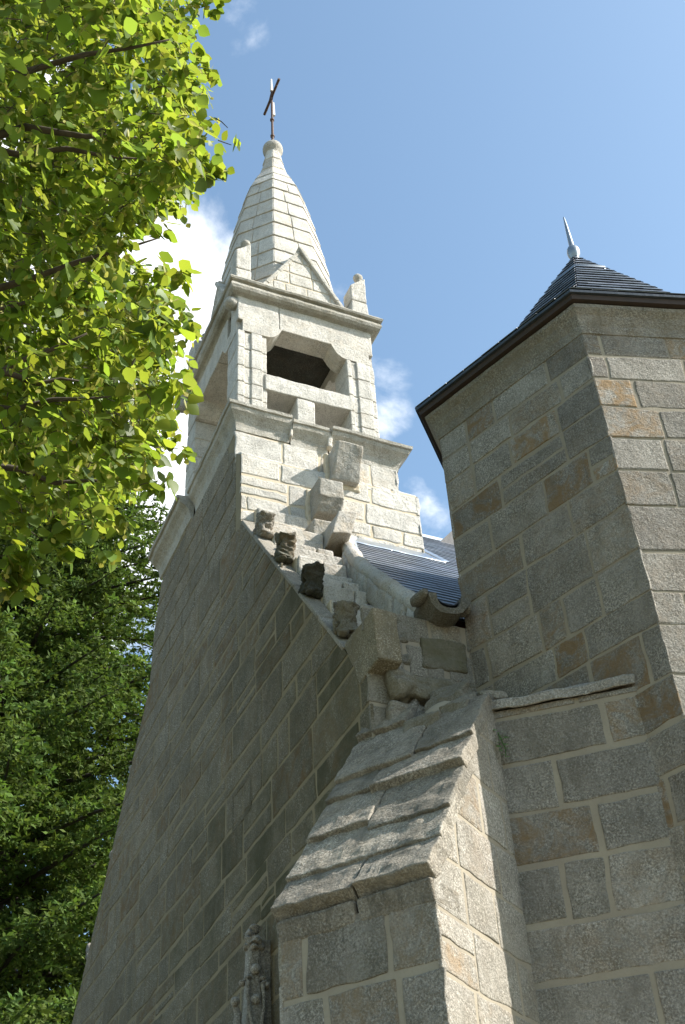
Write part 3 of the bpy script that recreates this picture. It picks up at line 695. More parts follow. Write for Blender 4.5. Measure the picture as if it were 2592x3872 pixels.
for i in range(n):
    a_ = TP[i]+mit[i]*.145; b_ = TP[(i+1) % n]+mit[(i+1) % n]*.145
    A3, B3 = Vector((*a_, 8.66)), Vector((*b_, 8.66)); U_ = (B3-A3).normalized(); L_ = (B3-A3).length
    kf = .66; zb = 9.10
    c3 = Vector((ap.x, ap.y, 8.66)); A4 = c3.lerp(A3, kf); B4 = c3.lerp(B3, kf); A4.z = B4.z = zb
    for (P_, Q_, T_, W_) in ((A3, B3, A4, B4), (A4, B4, ap, ap)):
        U_ = (Q_-P_).normalized(); L_ = (Q_-P_).length; t = (T_-P_).dot(U_); Vp = (T_-P_)-U_*t; t2 = (W_-P_).dot(U_)
        pl_ = [(0, 0), (L_, 0), (t, Vp.length)] if T_ is W_ else [(0, 0), (L_, 0), (t2, Vp.length), (t, Vp.length)]
        slates(mb, P_, U_, Vp, pl_, exp=.105, wd=.19, seed=70+i)
troof = part(mb, 'turret_roof', [SL], turret)
# lead cap, ball and spike
mb = MB(); f = .20
cap = []
for i in range(n):
    a_ = TP[i]+mit[i]*.145; A3 = Vector((ap.x, ap.y, 8.66)).lerp(Vector((*a_, 8.66)), .66); A3.z = 9.10; A3 = A3.lerp(ap, .75); cap.append(A3)
rise = Vector((0, 0, .035))
vs = [c_+(c_-ap)*.06+Vector((0, 0, .0)) for c_ in cap]+[c_+(c_-ap)*.06+Vector((0, 0, .045)) for c_ in cap]+[Vector((ap.x, ap.y, ap.z-.30)) + (Vector((c_.x, c_.y, ap.z))-ap)*.28 for c_ in cap]
fs = [(i, (i+1) % n, n+(i+1) % n, n+i) for i in range(n)]+[(n+i, n+(i+1) % n, 2*n+(i+1) % n, 2*n+i) for i in range(n)]+[tuple(range(2*n, 3*n))]
mb.add(vs, fs)
z0 = 10.60
lathe(mb, (ap.x, ap.y, z0), [(.10, 0), (.065, .08), (.038, .18), (.03, .28), (.045, .31), (.058, .345), (.063, .385), (.058, .425), (.045, .455), (.026, .475), (.024, .55), (.017, .75), (.008, .94), (.002, .96)], n=20)
part(mb, 'lead_finial', [LEAD], troof, smooth=True)

# ---------------- belfry base block (above the gable)
mb = MB()
rbk = [8.6, 8.95, 9.303, 9.463, 9.653, 9.926, 10.2]
k = dict(seed=81, wr=(.34, .72), warm=.35, lich=.12, joint=.026, step=.05, amp=.010, bri=(.95, 1.1), split=.06)
wall(mb, (3.014, 8.69), (5.02, 8.69), 9.3, 10.20, rbk, **k)
k['seed'] = 82; wall(mb, (5.02, 8.69), (5.02, 11.6), 9.0, 10.20, rbk, **k)
# sloping offset, then the recessed stage under the cornice
for i, (x0, x1) in enumerate(((3.0, 3.46), (3.46, 4.0), (4.0, 4.5), (4.5, 4.72), (4.72, 5.02))):
    rhex(mb, [(x0+.006, 8.685, 10.13), (x1-.006, 8.685, 10.13), (x1-.006, 8.95, 10.13), (x0+.006, 8.95, 10.13), (x0+.006, 8.695, 10.23), (x1-.006, 8.695, 10.22), (x1-.006, 8.93, 10.42), (x0+.006, 8.93, 10.42)], r=.02, amp=.008, step=.05, c=(1.05, .1, .1), seed=i)
rb2 = [10.2, 10.67]
k.update(seed=83, h=.006); wall(mb, (3.0, 8.84), (4.88, 8.84), 10.2, 10.66, rb2, **k)
k['seed'] = 84; wall(mb, (4.88, 8.84), (4.88, 10.9), 10.2, 10.66, rb2, **k)
k['seed'] = 85; wall(mb, (4.88, 10.9), (3.05, 10.9), 9.2, 10.66, rbk, **k)
mb.add([(3.01, 8.7, 10.2), (5.01, 8.7, 10.2), (5.01, 11.6, 10.2), (3.01, 11.6, 10.2)], [(0, 1, 2, 3)], (1, 0, 0), 1)
bbase = part(mb, 'belfry_base', [GRL, MOL])
# lower cornice, in three lengths
def lowcornice(path, seed, closed=False, top=11.0, pr=1.0):
    mb = MB(); P = [(-.02, top-.33), (.004, top-.32), (.010*pr, top-.26), (.022*pr, top-.20), (.052*pr, top-.145), (.088*pr, top-.105), (.10*pr, top-.07), (.098*pr, top-.052), (.118*pr, top-.046), (.124*pr, top-.010), (-.04, top+.008)]
    sweep(mb, path, P, closed=closed, step=.06, amp=.009, c=(.95, .3, .55), seed=seed); return mb
mb = lowcornice([(3.02, 10.30), (3.0, 8.84), (3.60, 8.84)][::1], 1)
o = part(mb, 'lower_cornice', [GRL], bbase)
mb = lowcornice([(3.615, 8.84), (4.05, 8.84)], 2, top=10.95); part(mb, 'lower_cornice', [GRL], bbase)
mb = lowcornice([(4.075, 8.84), (4.90, 8.84), (4.90, 10.85)], 3, pr=1.2, top=10.975); part(mb, 'lower_cornice', [GRL], bbase)
mb = lowcornice([(2.98, 11.60), (2.98, 10.36)], 4, pr=1.45, top=10.97); part(mb, 'shoulder_cornice', [GRL], bbase)
mb = MB(); box(mb, 3.0, 4.88, 8.86, 10.9, 10.85, 10.93, r=.01, amp=.004, step=.2, c=(1, .1, .2)); box(mb, 3.59, 3.625, 8.765, 8.9, 10.72, 10.93, r=.02, amp=.012, mi=0, c=(1.1, .9, .1)); box(mb, 4.03, 4.09, 8.76, 8.9, 10.70, 10.93, r=.02, amp=.012, mi=0, c=(1.1, 1., .1)); part(mb, 'belfry_floor', [GRL], bbase)
mb = MB(); rhex(mb, [(3.01, 10.9, 10.3), (4.8, 10.9, 10.3), (4.8, 11.8, 10.3), (3.01, 11.8, 10.3), (3.01, 10.9, 10.99), (4.8, 10.9, 10.99), (4.8, 11.6, 10.7), (3.01, 11.6, 10.7)], r=.02, amp=.01, step=.2); part(mb, 'shoulder_cap', [GRL], bbase)

# corbel stones sticking out of the base block
def corbel(prof, x0, x1, seed, c, skew=0.):
    mb = MB()   # prof: list of quads in (y, z): back-bottom, front-bottom, front-top, back-top
    for i, (a_, b_, c_, d_) in enumerate(prof):
        rhex(mb, [(x0, b_[0], b_[1]), (x1, b_[0], b_[1]+.01), (x1, a_[0], a_[1]), (x0, a_[0], a_[1]), (x0+skew, c_[0], c_[1]), (x1+skew, c_[0], c_[1]+.012), (x1, d_[0], d_[1]), (x0, d_[0], d_[1])], r=.022, step=.03, amp=.010, c=c, seed=seed+i)
    z0, z1 = min(p[1] for q in prof for p in q), max(p[1] for q in prof for p in q)
    rhex(mb, [(x0-.05, 8.66, z0-.05), (x1+.04, 8.66, z0-.04), (x1+.04, 8.74, z0-.04), (x0-.05, 8.74, z0-.05), (x0-.04, 8.66, z1+.0), (x1+.035, 8.66, z1+.0), (x1+.035, 8.74, z1+.0), (x0-.04, 8.74, z1)], r=.025, step=.03, amp=.02, freq=9, mi=1, seed=seed)
    return mb
part(corbel([((8.75, 10.08), (8.60, 10.08), (8.40, 10.47), (8.85, 10.50))], 3.98, 4.29, 1, (.85, .6, .3)), 'corbel_stone', [GRL, MOL])
part(corbel([((8.75, 9.46), (8.50, 9.48), (8.40, 9.64), (8.75, 9.66)), ((8.75, 9.60), (8.40, 9.62), (8.40, 9.86), (8.75, 9.92))], 3.74, 4.01, 2, (.78, .5, .5)), 'corbel_stone', [GRL, MOL])
part(corbel([((8.75, 8.95), (8.35, 9.0), (8.30, 9.2), (8.75, 9.3))], 3.62, 3.84, 3, (.85, .7, .3)), 'corbel_stone', [GRL, MOL])
mb = MB()
rhex(mb, [(3.66, 7.98, 8.78), (3.88, 8.02, 8.86), (3.92, 8.4, 8.80), (3.70, 8.4, 8.76), (3.74, 7.98, 9.08), (3.96, 8.0, 9.14), (3.98, 8.4, 9.16), (3.74, 8.4, 9.1)], r=.02, amp=.008, step=.04, c=(.9, .7, .4))
part(mb, 'corbel_stone', [GRL])

# ---------------- belfry: four piers, arched lintels, cross beams
belfry = empty('belfry', (0, 0, 0)); belfry.parent = chapel; belfry.location = (3.86-3, 9.8-6.1, 11.0)
BX0, BX1, BY0, BY1, BZ0, BZ1 = 3.0, 4.72, 8.84, 10.76, 10.98, 12.90
prow = [10.98, 11.206, 11.43, 11.69, 11.994, 12.287, 12.517]
R = random.Random(91)
def pierbox(x0, x1, y0, y1, seed):
    mb = MB(); R = random.Random(seed)
    for i in range(len(prow)-2):
        z0, z1 = prow[i], prow[i+1]
        xs = [x0, x1]
        # split the stones: slender edge strips and a main block
        box(mb, x0, x1, y0, y1, z0+.003, z1-.003, r=.014, amp=.006, step=.05, c=(R.uniform(.93, 1.08), R.uniform(0, .3), .12), seed=seed+i)
    mb.add([(x0+.01, y0+.01, 10.98), (x1-.01, y0+.01, 10.98), (x1-.01, y0+.01, 12.3), (x0+.01, y0+.01, 12.3)], [(0, 1, 2, 3)], mi=1)
    mb.add([(x0+.01, y0+.01, 10.98), (x0+.01, y0+.01, 12.3), (x0+.01, y1-.01, 12.3), (x0+.01, y1-.01, 10.98)], [(0, 1, 2, 3)], mi=1)
    return mb
PWX, PWY = .36, .34
for i, (x0, y0) in enumerate(((BX0, BY0), (BX1-PWX, BY0), (BX0, BY1-PWY), (BX1-PWX, BY1-PWY))):
    mb = pierbox(x0, x0+PWX, y0, y0+PWY, 100+i*10)
    if i < 2:      # raised fillets with a groove between, on the south side
        for (a0, a1) in (((x0+.0, x0+.085), (x0+.165, x0+.30)) if i == 0 else ((x0+.0, x0+.06), (x0+.125, x0+.30))):
            zz = prow[:-1]+[12.36]
            for j in range(len(zz)-1):
                if zz[j+1]-zz[j] < .1: continue
                box(mb, a0, a1, y0-.02, y0+.03, zz[j]+.004, zz[j+1]-.004, r=.012, amp=.005, step=.04, c=(R.uniform(.95, 1.1), R.uniform(0, .25), .08), seed=j)
    part(mb, 'pier', [GRL, MOL], belfry)
# lintels with shouldered corners
def lintel(axis, c0, c1, a0, a1, seed, depth):
    """axis 'x': spans x from a0..a1 between piers on plane y c0..c1"""
    mb = MB(); R = random.Random(seed)
    def bx(u0, u1, z0, z1, **k):
        if axis == 'x': box(mb, u0, u1, c0, c1, z0, z1, **k)
        else: box(mb, c0, c1, u0, u1, z0, z1, **k)
    end0, end1 = (BX0, BX1) if axis == 'x' else (BY0+.37, BY1-.37)
    mid = end0+(end1-end0)*.3
    bx(end0, mid, 12.475, 12.90, r=.012, amp=.006, step=.06, c=(1.02, .2, .1), seed=seed)
    bx(mid+.004, end1, 12.475, 12.90, r=.012, amp=.006, step=.06, c=(1.0, .35, .1), seed=seed+1)
    for s in (0, 1):     # corbelled shoulders: convex quarter shapes
        u = a0 if s == 0 else a1; sg = 1 if s == 0 else -1
        prof = [(-.30, 12.288), (.0, 12.288), (.05, 12.296), (.10, 12.33), (.14, 12.38), (.165, 12.43), (.19, 12.48), (-.30, 12.48)]
        vs = []
        for cc in (c0-.004, c1+.004):
            for (q, z) in prof:
                p = Vector((u+sg*q, cc, z)) if axis == 'x' else Vector((cc, u+sg*q, z)); vs.append(p+noise.noise_vector(p*6)*.006)
        m_ = len(prof); fs = [tuple(range(m_)), tuple(range(2*m_-1, m_-1, -1))]+[(k, (k+1) % m_, m_+(k+1) % m_, m_+k) for k in range(m_)]
        mb.add(vs, fs, (1.0, .35, .1))
    return mb
OX0, OX1, OY0, OY1 = BX0+PWX, BX1-PWX, BY0+PWY, BY1-PWY
part(lintel('x', BY0-.012, BY0+.24, OX0, OX1, 1, .34), 'lintel', [GRL], belfry)
part(lintel('x', BY1-.36, BY1, OX0, OX1, 2, .34), 'lintel', [GRL], belfry)
part(lintel('y', BX0, BX0+.34, OY0, OY1, 3, .34), 'lintel', [GRL], belfry)
part(lintel('y', BX1-.34, BX1, OY0, OY1, 4, .34), 'lintel', [GRL], belfry)
mb = MB()
rhex(mb, [(OX0-.03, BY0-.02, 11.405), (OX1+.03, BY0-.02, 11.425), (OX1+.03, BY0+.34, 11.425), (OX0-.03, BY0+.34, 11.405), (OX0-.03, BY0-.02, 11.655), (OX1+.03, BY0-.02, 11.665), (OX1+.03, BY0+.34, 11.665), (OX0-.03, BY0+.34, 11.655)], r=.014, amp=.008, step=.05, c=(1.0, .05, .05))
part(mb, 'cross_beam', [GRL], belfry)
mb = MB(); box(mb, OX0-.03, OX1+.03, BY1-.34, BY1, 11.41, 11.66, r=.014, amp=.008, step=.05, c=(1.0, .5, .05)); part(mb, 'cross_beam', [GRL], belfry)
mb = MB(); box(mb, 3.71, 3.925, BY0-.01, BY0+.34, 10.98, 11.41, r=.014, amp=.008, step=.04, c=(1.05, .05, .05)); part(mb, 'stub_post', [GRL], belfry)
# ceiling of the bell chamber, tint darkened to paint its shade; old bell yoke inside
mb = MB(); box(mb, BX0+.3, BX1-.3, BY0+.22, BY1-.3, 12.62, 12.9, r=.01, amp=.01, step=.2, c=(.35, .5, .8)); part(mb, 'chamber_ceiling', [GRD], belfry)
mb = MB(); box(mb, 4.02, 4.36, 9.25, 9.75, 11.60, 11.78, r=.05, amp=.02, step=.06, c=(.8, .8, .5)); box(mb, 3.3, 4.4, 9.85, 10.0, 11.72, 11.84, r=.02, amp=.01, step=.1, c=(.5, .6, .8)); part(mb, 'bell_yoke', [GRD], belfry)
# upper cornice: thin lip over a fat roll
mb = MB(); bx = [(BX0, BY1), (BX0, BY0), (BX1, BY0), (BX1, BY1)]
pr = [(-.02, 12.85), (.0, 12.86), (.012, 12.875)]
for t in range(0, 181, 22): tt = math.radians(t-90); pr.append((.045+.062*math.cos(tt), 12.955+.068*math.sin(tt)))
pr = pr[:3]+[(.03, 12.888), (.07, 12.893), (.10, 12.918), (.115, 12.955), (.11, 12.99), (.09, 13.02), (.088, 13.035), (.125, 13.045), (.135, 13.07), (.12, 13.10), (-.03, 13.14), (-.4, 13.16)]
sweep(mb, bx, pr, step=.055, amp=.008, c=(.88, .35, .65), seed=3)
part(mb, 'upper_cornice', [GRL], belfry)
mb = MB()
lathe(mb, (3.02, 8.90, 12.78), [(.0, 0), (.05, .0), (.075, .03), (.085, .08), (.07, .14), (.04, .16), (.0, .17)], n=14, axis=(-1, 0, 0), amp=.01, c=(.9, .2, .4))
part(mb, 'cornice_boss', [GRL], belfry, smooth=True)
mb = MB()
lathe(mb, (3.02, 10.72, 12.78), [(.0, 0), (.05, .0), (.075, .03), (.085, .10), (.07, .18), (.04, .20), (.0, .21)], n=14, axis=(-1, .0, 0), amp=.01, c=(.9, .2, .4))
part(mb, 'cornice_boss', [GRL], belfry, smooth=True)

# ---------------- spire
spire = empty('spire'); spire.parent = chapel; spire.location = (3.86-3, 9.8-6.1, 13.1)
SX, SY = 3.865, 9.8
prof = [(13.08, .80), (13.4, .79), (14.0, .745), (14.94, .645), (15.6, .55), (16.2, .45), (16.5, .385), (16.75, .29), (16.98, .215), (17.2, .165), (17.62, .108), (17.7, .105)]
def srad(z):
    for (z0, r0), (z1, r1) in zip(prof, prof[1:]):
        if z <= z1: return r0+(r1-r0)*(z-z0)/(z1-z0)
    return prof[-1][1]
mb = MB(); zc = 13.1; R = random.Random(55); i = 0
while zc < 17.6:
    hgt = R.uniform(.28, .38) if zc < 16.9 else R.uniform(.3, .4); z1 = min(zc+hgt, 17.66); rd = max(0., min(1., (zc-16.4)/.7))
    ns_ = 8; pts = []
    # each course is a ring of stones, octagonal low, round high; lower edge slightly proud
    for k in range(8):
        t0, t1 = math.radians(-112.5+45*k-.0), math.radians(-112.5+45*(k+1))
        nb = 2 if zc < 15.6 else (1 if zc > 16.3 else 2)
        fr = [0, .5+R.uniform(-.12, .12), 1] if nb == 2 else [0, 1]
        for j in range(nb):
            def pt(f_, z, pad, inn=0):
                A = Vector((math.cos(t0), math.sin(t0))); B = Vector((math.cos(t1), math.sin(t1)))
                L_ = A.lerp(B, f_); a_ = t0+(t1-t0)*f_; C_ = Vector((math.cos(a_), math.sin(a_)))*math.cos(math.radians(22.5))**.5
                q = L_.lerp(C_, rd)*((srad(z)+pad-inn)/math.cos(math.radians(22.5))); return Vector((SX+q.x, SY+q.y, z))
            f0, f1 = fr[j]+(.006 if j else 0), fr[j+1]-(.006 if j < nb-1 else 0)
            g0 = .0025
            rhex(mb, [pt(f0, zc+g0, .013), pt(f1, zc+g0, .013), pt(f1, zc+g0, 0, .14*min(1, srad(zc)/.4)), pt(f0, zc+g0, 0, .14*min(1, srad(zc)/.4)),
                      pt(f0, z1-g0, .0), pt(f1, z1-g0, .0), pt(f1, z1-g0, 0, .14*min(1, srad(z1)/.4)), pt(f0, z1-g0, 0, .14*min(1, srad(z1)/.4))], r=.012, step=.07, amp=.005, c=(R.uniform(.92, 1.1), R.choice((0, .1, .2, .5)), .12), seed=i); i += 1
    zc = z1
vs = []; fs = []
for (z, r_) in [(z, srad(z)-.004) for z in (13.1, 14, 14.94, 15.6, 16.2, 16.5, 16.8, 17.02, 17.22, 17.6)]:
    for k in range(8):
        t = math.radians(-112.5+45*k); vs.append((SX+r_*.995*math.cos(t)/math.cos(math.radians(22.5)), SY+r_*.995*math.sin(t)/math.cos(math.radians(22.5)), z))
for i in range(9):
    for k in range(8): fs.append((i*8+k, i*8+(k+1) % 8, (i+1)*8+(k+1) % 8, (i+1)*8+k))
mb.add(vs, fs, mi=1)
part(mb, 'spire_shaft', [GRL, MOL], spire)
mb = MB(); lathe(mb, (SX, SY, 17.55), [(.10, 0), (.112, .05), (.116, .10), (.138, .13), (.153, .17), (.156, .22), (.143, .27), (.108, .31), (.05, .34), (.0, .35)], n=20, amp=.01, c=(.85, .3, .5))
part(mb, 'spire_knob', [GRL], spire, smooth=True)
# four pediments against the foot of the spire
def pediment(ax, seed):
    mb = MB(); hw, z0, z1 = .62, 13.12, 14.26
    rot = Matrix.Rotation(math.radians(90*ax), 4, 'Z'); half = (.88 if ax % 2 == 0 else .80)
    def P(u, dpt, z): v = rot @ Vector((u, -(half+dpt), 0)); return Vector((SX+v.x, SY+v.y, z))
    tri = [(-hw, z0), (hw, z0), (.0, z1-.02)]
    O_ = P(0, 0, 0); U_ = (P(1, 0, 0)-P(0, 0, 0)).normalized()
    masonry(mb, O_, U_, Zv, tri, [13.1, 13.28, 13.5, 13.72, 13.95, 14.3], wr=(.22, .4), seed=seed, warm=.15, lich=.1, joint=.014, h=.006, step=.06, amp=.005, bri=(.98, 1.1), split=0)
    # coping strips, following back to the shaft
    for s in (-1, 1):
        a_, b_ = Vector((s*(hw+.03), z0)), Vector((0, z1+.015)); dz = (b_-a_).normalized(); nn = Vector((-dz.y, dz.x))*(-1 if s > 0 else 1)
        if nn.y < 0: nn = -nn
        th = .055
        m_ = 4
        for j in range(m_):
            p0 = a_.lerp(b_, j/m_); p1 = a_.lerp(b_, (j+1)/m_); q0, q1 = p0+nn*th*-1, p1+nn*th*-1
            dp = (.05 if s > 0 else .02)
            rhex(mb, [P(q0.x, dp, q0.y), P(q1.x, dp, q1.y), P(q1.x, -.55, q1.y), P(q0.x, -.3, q0.y), P(p0.x, dp, p0.y), P(p1.x, dp, p1.y), P(p1.x, -.55, p1.y), P(p0.x, -.3, p0.y)], r=.014, step=.05, amp=.006, c=(1.0, .2, .3), seed=j+seed)
    part(mb, 'pediment', [GRL, MOL], spire)
for ax in range(4): pediment(ax, 200+ax)
# corner pinnacles with little balls
def pinnacle(x0, x1, y0, y1, zt, slope, seed):
    mb = MB()
    for j, (za, zb) in enumerate(((13.1, 13.42), (13.425, zt))):
        top = [zb, zb+(slope if j else 0), zb+(slope if j else 0), zb]
        g_ = .0 if j else .015
        rhex(mb, [(x0-g_, y0-g_, za), (x1+g_, y0-g_, za), (x1+g_, y1+g_, za), (x0-g_, y1+g_, za), (x0, y0, top[0]), (x1, y0, top[1]), (x1, y1, top[2]), (x0, y1, top[3])], r=.02, step=.05, amp=.010, c=(1.0, .12, .15), seed=seed+j)
    o = part(mb, 'pinnacle', [GRL], spire)
    mb = MB(); cx_ = (x0+x1)/2+.05; lathe(mb, (cx_, y0+.08, zt+slope*.7+.01), [(.035, 0), (.03, .05), (.05, .07), (.062, .10), (.062, .13), (.04, .165), (0, .18)], n=12, amp=.006, c=(.9, .2, .5))
    part(mb, 'pinnacle_ball', [GRL], o, smooth=True)
pinnacle(2.975, 3.17, 8.84, 9.07, 13.76, .19, 1)
pinnacle(4.485, 4.70, 8.81, 9.04, 13.70, .23, 5)
pinnacle(2.965, 3.22, 10.50, 10.76, 13.85, .10, 9)
pinnacle(4.47, 4.73, 10.50, 10.76, 13.80, .10, 13)
# iron cross
cross = empty('iron_cross'); cross.parent = spire; cross.location = (SX-3.86, 0, 4.7)
mb = MB(); tube(mb, [(SX, SY, 17.85), (SX, SY, 18.05), (SX, SY, 18.9), (SX, SY, 19.55)], [.045, .022, .018, .014], n=8)
for z in (18.1, 18.55): lathe(mb, (SX, SY, z), [(.015, 0), (.035, .02), (.035, .05), (.015, .07)], n=8)
part(mb, 'cross_staff', [IRON], cross)
mb = MB(); bd = Vector((.80, .60, 0)).normalized(); bd = Vector((0, -1, 0))
c0 = Vector((SX, SY, 19.25)); tube(mb, [c0-bd*.34, c0+bd*.34], .022, n=6); tube(mb, [c0+Vector((0, 0, -.12)), c0+bd*.13+Vector((0, 0, .0)), c0+Vector((0, 0, .13)), c0-bd*.13, c0+Vector((0, 0, -.12))], .014, n=6)
for s in (-1, 1):
    tube(mb, [c0+bd*s*.22+Vector((0, 0, -.04)), c0+bd*s*.27+Vector((0, 0, .05)), c0+bd*s*.33+Vector((0, 0, 0))], .014, n=6)
part(mb, 'cross_arm', [IRON], cross)
for (z0, z1, o_) in ((18.72, 19.1, .028), (19.42, 19.78, .0)):
    mb = MB(); rhex(mb, [(SX-.02+o_, SY-.02, z0), (SX+.02+o_, SY-.02, z0), (SX+.02+o_, SY+.02, z0), (SX-.02+o_, SY+.02, z0), (SX-.012+o_, SY-.01, z1), (SX+.012+o_, SY-.01, z1), (SX+.012+o_, SY+.01, z1), (SX-.012+o_, SY+.01, z1)], r=.004, amp=0)
    part(mb, 'cross_blade', [WHITE], cross)

# ---------------- carved pinnacle of the west portal, against the gable wall
mb = MB(); px, py = 2.87, 8.0
def taper(x, y, z0, w0, z1, w1, **k):
    rhex(mb, [(x-w0, y-w0, z0), (x+w0, y-w0, z0), (x+w0, y+w0, z0), (x-w0, y+w0, z0), (x-w1, y-w1, z1), (x+w1, y-w1, z1), (x+w1, y+w1, z1), (x-w1, y+w1, z1)], r=.02, step=.03, amp=.006, **k)
sc3 = (1.15, .15, .2)
taper(px, py, 4.52, .050, 4.82, .042, c=sc3); taper(px, py, 3.2, .12, 4.54, .048, c=sc3)
box(mb, px+.03, 3.0, py-.03, py+.04, 3.2, 4.86, r=.01, amp=.005, step=.05, c=(.9, .2, .4))
for (dx, dy, z, r_) in ((0, -.03, 4.84, .06), (-.045, -.02, 4.80, .035), (.05, -.02, 4.81, .035), (0, -.05, 4.79, .03), (.01, .0, 4.93, .045), (-.02, -.02, 4.90, .03)):
    lump(mb, (px+dx, py+dy, z), (r_, r_, r_*.7), seed=int(z*100+dx*50), amp=.028, c=sc3, freq=22, nu=18, nv=12)
for (dx, z, r_) in ((0, 4.635, .034), (0, 4.43, .034), (-.145, 4.40, .033), (.01, 4.20, .03)):
    lump(mb, (px+dx, py-.065, z), (r_, r_, r_), seed=int(z*10), amp=.005, c=(1.3, .1, .1), nu=14, nv=10)
for s_2 in (-1, 1):
    tube(mb, [(px+s_2*.085, py-.04, 4.54), (px+s_2*.07, py-.06, 4.565), (px+s_2*.05, py-.065, 4.54), (px+s_2*.058, py-.07, 4.46), (px+s_2*.052, py-.08, 4.36), (px+s_2*.03, py-.085, 4.24), (px+s_2*.012, py-.09, 4.12), (px, py-.09, 3.9)], [.010, .014, .015, .013, .013, .013, .012, .012], n=8, c=sc3)
    lump(mb, (px+s_2*.088, py-.05, 4.535), (.022, .025, .02), seed=s_2+6, amp=.012, c=sc3, freq=25)
    lump(mb, (px+s_2*.05, py-.06, 4.575), (.025, .02, .014), seed=s_2+9, amp=.012, c=sc3, freq=25)
tube(mb, [(px-.145, py-.05, 4.39), (px-.12, py-.05, 4.33), (px-.13, py-.06, 4.2), (px-.10, py-.06, 4.05), (px-.11, py-.06, 3.8)], [.02, .025, .035, .03, .03], n=8, c=sc3)
part(mb, 'portal_pinnacle', [GR], chapel, smooth=False, label='weathered carved pinnacle against the gable wall')
mb = MB()
lump(mb, (2.88, 8.55, 4.28), (.07, .09, .06), seed=3, amp=.03, c=(1.0, .1, .3), freq=14, nu=14, nv=10); box(mb, 2.82, 2.98, 8.48, 8.62, 3.2, 4.24, r=.02, amp=.01, c=(.9, .1, .4))
part(mb, 'portal_crocket', [GR], chapel)

# ---------------- small fern in the joint
mb = MB(); R = random.Random(5); f0 = Vector((3.535, 5.49, 5.26))
tube(mb, [f0, f0+Vector((-.005, -.03, -.05)), f0+Vector((.01, -.045, -.13)), f0+Vector((.0, -.05, -.19))], .003, n=5, c=(1, 1, 1))
for k in range(16):
    t = k/15; p = f0+Vector((.012*math.sin(t*7), -.04*min(1, t*2.5), .02-.2*t)); s = 1 if k % 2 else -1
    d_ = Vector((.62*s, -.5*s*.4-.35, -.25)).normalized(); l = R.uniform(.03, .055); n_ = Vector((R.uniform(-.4, .2), -.6, .7)).normalized(); q = d_.cross(n_).normalized()*l*.32
    mb.add([p, p+d_*l*.4+q, p+d_*l, p+d_*l*.4-q], [(0, 1, 2, 3)], (R.uniform(.8, 1.3),)*3)
fern = mb.build('fern', [FERN], loc=tuple(f0)); tag(fern, 'small green fern growing from a mortar joint beside the buttress', 'fern')

# ------------------------------------------------------------------ trees
import numpy as np
def leafmesh(name, items, mat_, parent, base):
    """items: list of (pos, dir, normal, length, width, tint, shape)"""
    V_, F_, C_ = [], [], []
    heart = [(0, 0, 0), (.16, .36, .05), (.40, .54, .02), (.74, .40, -.03), (1.10, 0, -.12), (.74, -.40, -.03), (.40, -.54, .02), (.16, -.36, .05), (.40, 0, -.06), (.74, 0, -.09)]
    hf = [(0, 8, 2, 1), (8, 9, 3, 2), (9, 4, 3), (0, 7, 6, 8), (8, 6, 5, 9), (9, 5, 4)]
    for (p, d, n_, l, wd, c) in items:
        s = d.cross(n_).normalized(); nn = s.cross(d).normalized(); o_ = len(V_)
        for (x, y, z) in heart:
            q = p+d*(x*l)+s*(y*wd)+nn*(z*l); V_.append((q.x-base[0], q.y-base[1], q.z-base[2])); C_.append(c)
        F_ += [tuple(i+o_ for i in f) for f in hf]
    me = bpy.data.meshes.new(name); me.from_pydata(V_, [], F_); me.materials.append(mat_)
    at = me.color_attributes.new('tint', 'FLOAT_COLOR', 'POINT'); at.data.foreach_set('color', np.array([(*c, 1) for c in C_], dtype=np.float32).ravel())
    me.polygons.foreach_set('use_smooth', [True]*len(F_)); me.update()
    o = bpy.data.objects.new(name, me); col.objects.link(o); o.parent = parent; return o

# linden, crown reaching in from the left; blobs given as direction + distance
C0 = Vector((0, 0, 1.6))
lind = tag(empty('linden_tree', (-2.6, 5.2, 0)), 'sunlit linden with broad yellow-green heart-shaped leaves and pale bracts, nearest tree on the left', 'tree')
LB = (-2.6, 5.2, 0)
blobs = []
def bl(px, py, dist, r_, dens=1.): blobs.append((C0+ray(px, py)*dist, r_, dens))
# upper lobe
RB = random.Random(31)
def inside(poly_, x, y):
    c_ = False
    for k in range(len(poly_)):
        (x0, y0), (x1, y1) = poly_[k], poly_[k-1]
        if (y0 > y) != (y1 > y) and x < (x1-x0)*(y-y0)/(y1-y0)+x0: c_ = not c_
    return c_
crown = [(-250, -200), (700, -200), (640, 60), (700, 150), (745, 330), (760, 520), (740, 640), (640, 740), (480, 800), (400, 860), (380, 930), (480, 990), (640, 1050), (600, 1180), (640, 1300), (600, 1400), (640, 1560), (620, 1680), (480, 1760), (440, 1860), (330, 1960), (200, 1900), (-250, 2000)]
tries = 0
while len(blobs) < 520 and tries < 9000:
    tries += 1; x, y = RB.uniform(-250, 760), RB.uniform(-200, 2000)
    if not inside(crown, x, y): continue
    dd = (RB.uniform(5.7**3, 9.8**3))**(1/3); c_ = C0+ray(x, y)*dd
    if any((c_-b_[0]).length < .27 for b_ in blobs): continue
    bl(x, y, dd, RB.uniform(.13, .19), .42)
nf = len(blobs); tries = 0
while len(blobs) < nf+25 and tries < 3000:      # the deeper layer of the crown
    tries += 1; x, y = RB.uniform(-250, 700), RB.uniform(-200, 1900)
    if not inside(crown, x+70, y) or not inside(crown, x, y+60) or not inside(crown, x, y-60): continue
    dd = RB.uniform(9.8, 10.6); c_ = C0+ray(x, y)*dd
    if any((c_-b_[0]).length < .3 for b_ in blobs): continue
    bl(x, y, dd, RB.uniform(.17, .22), .75)
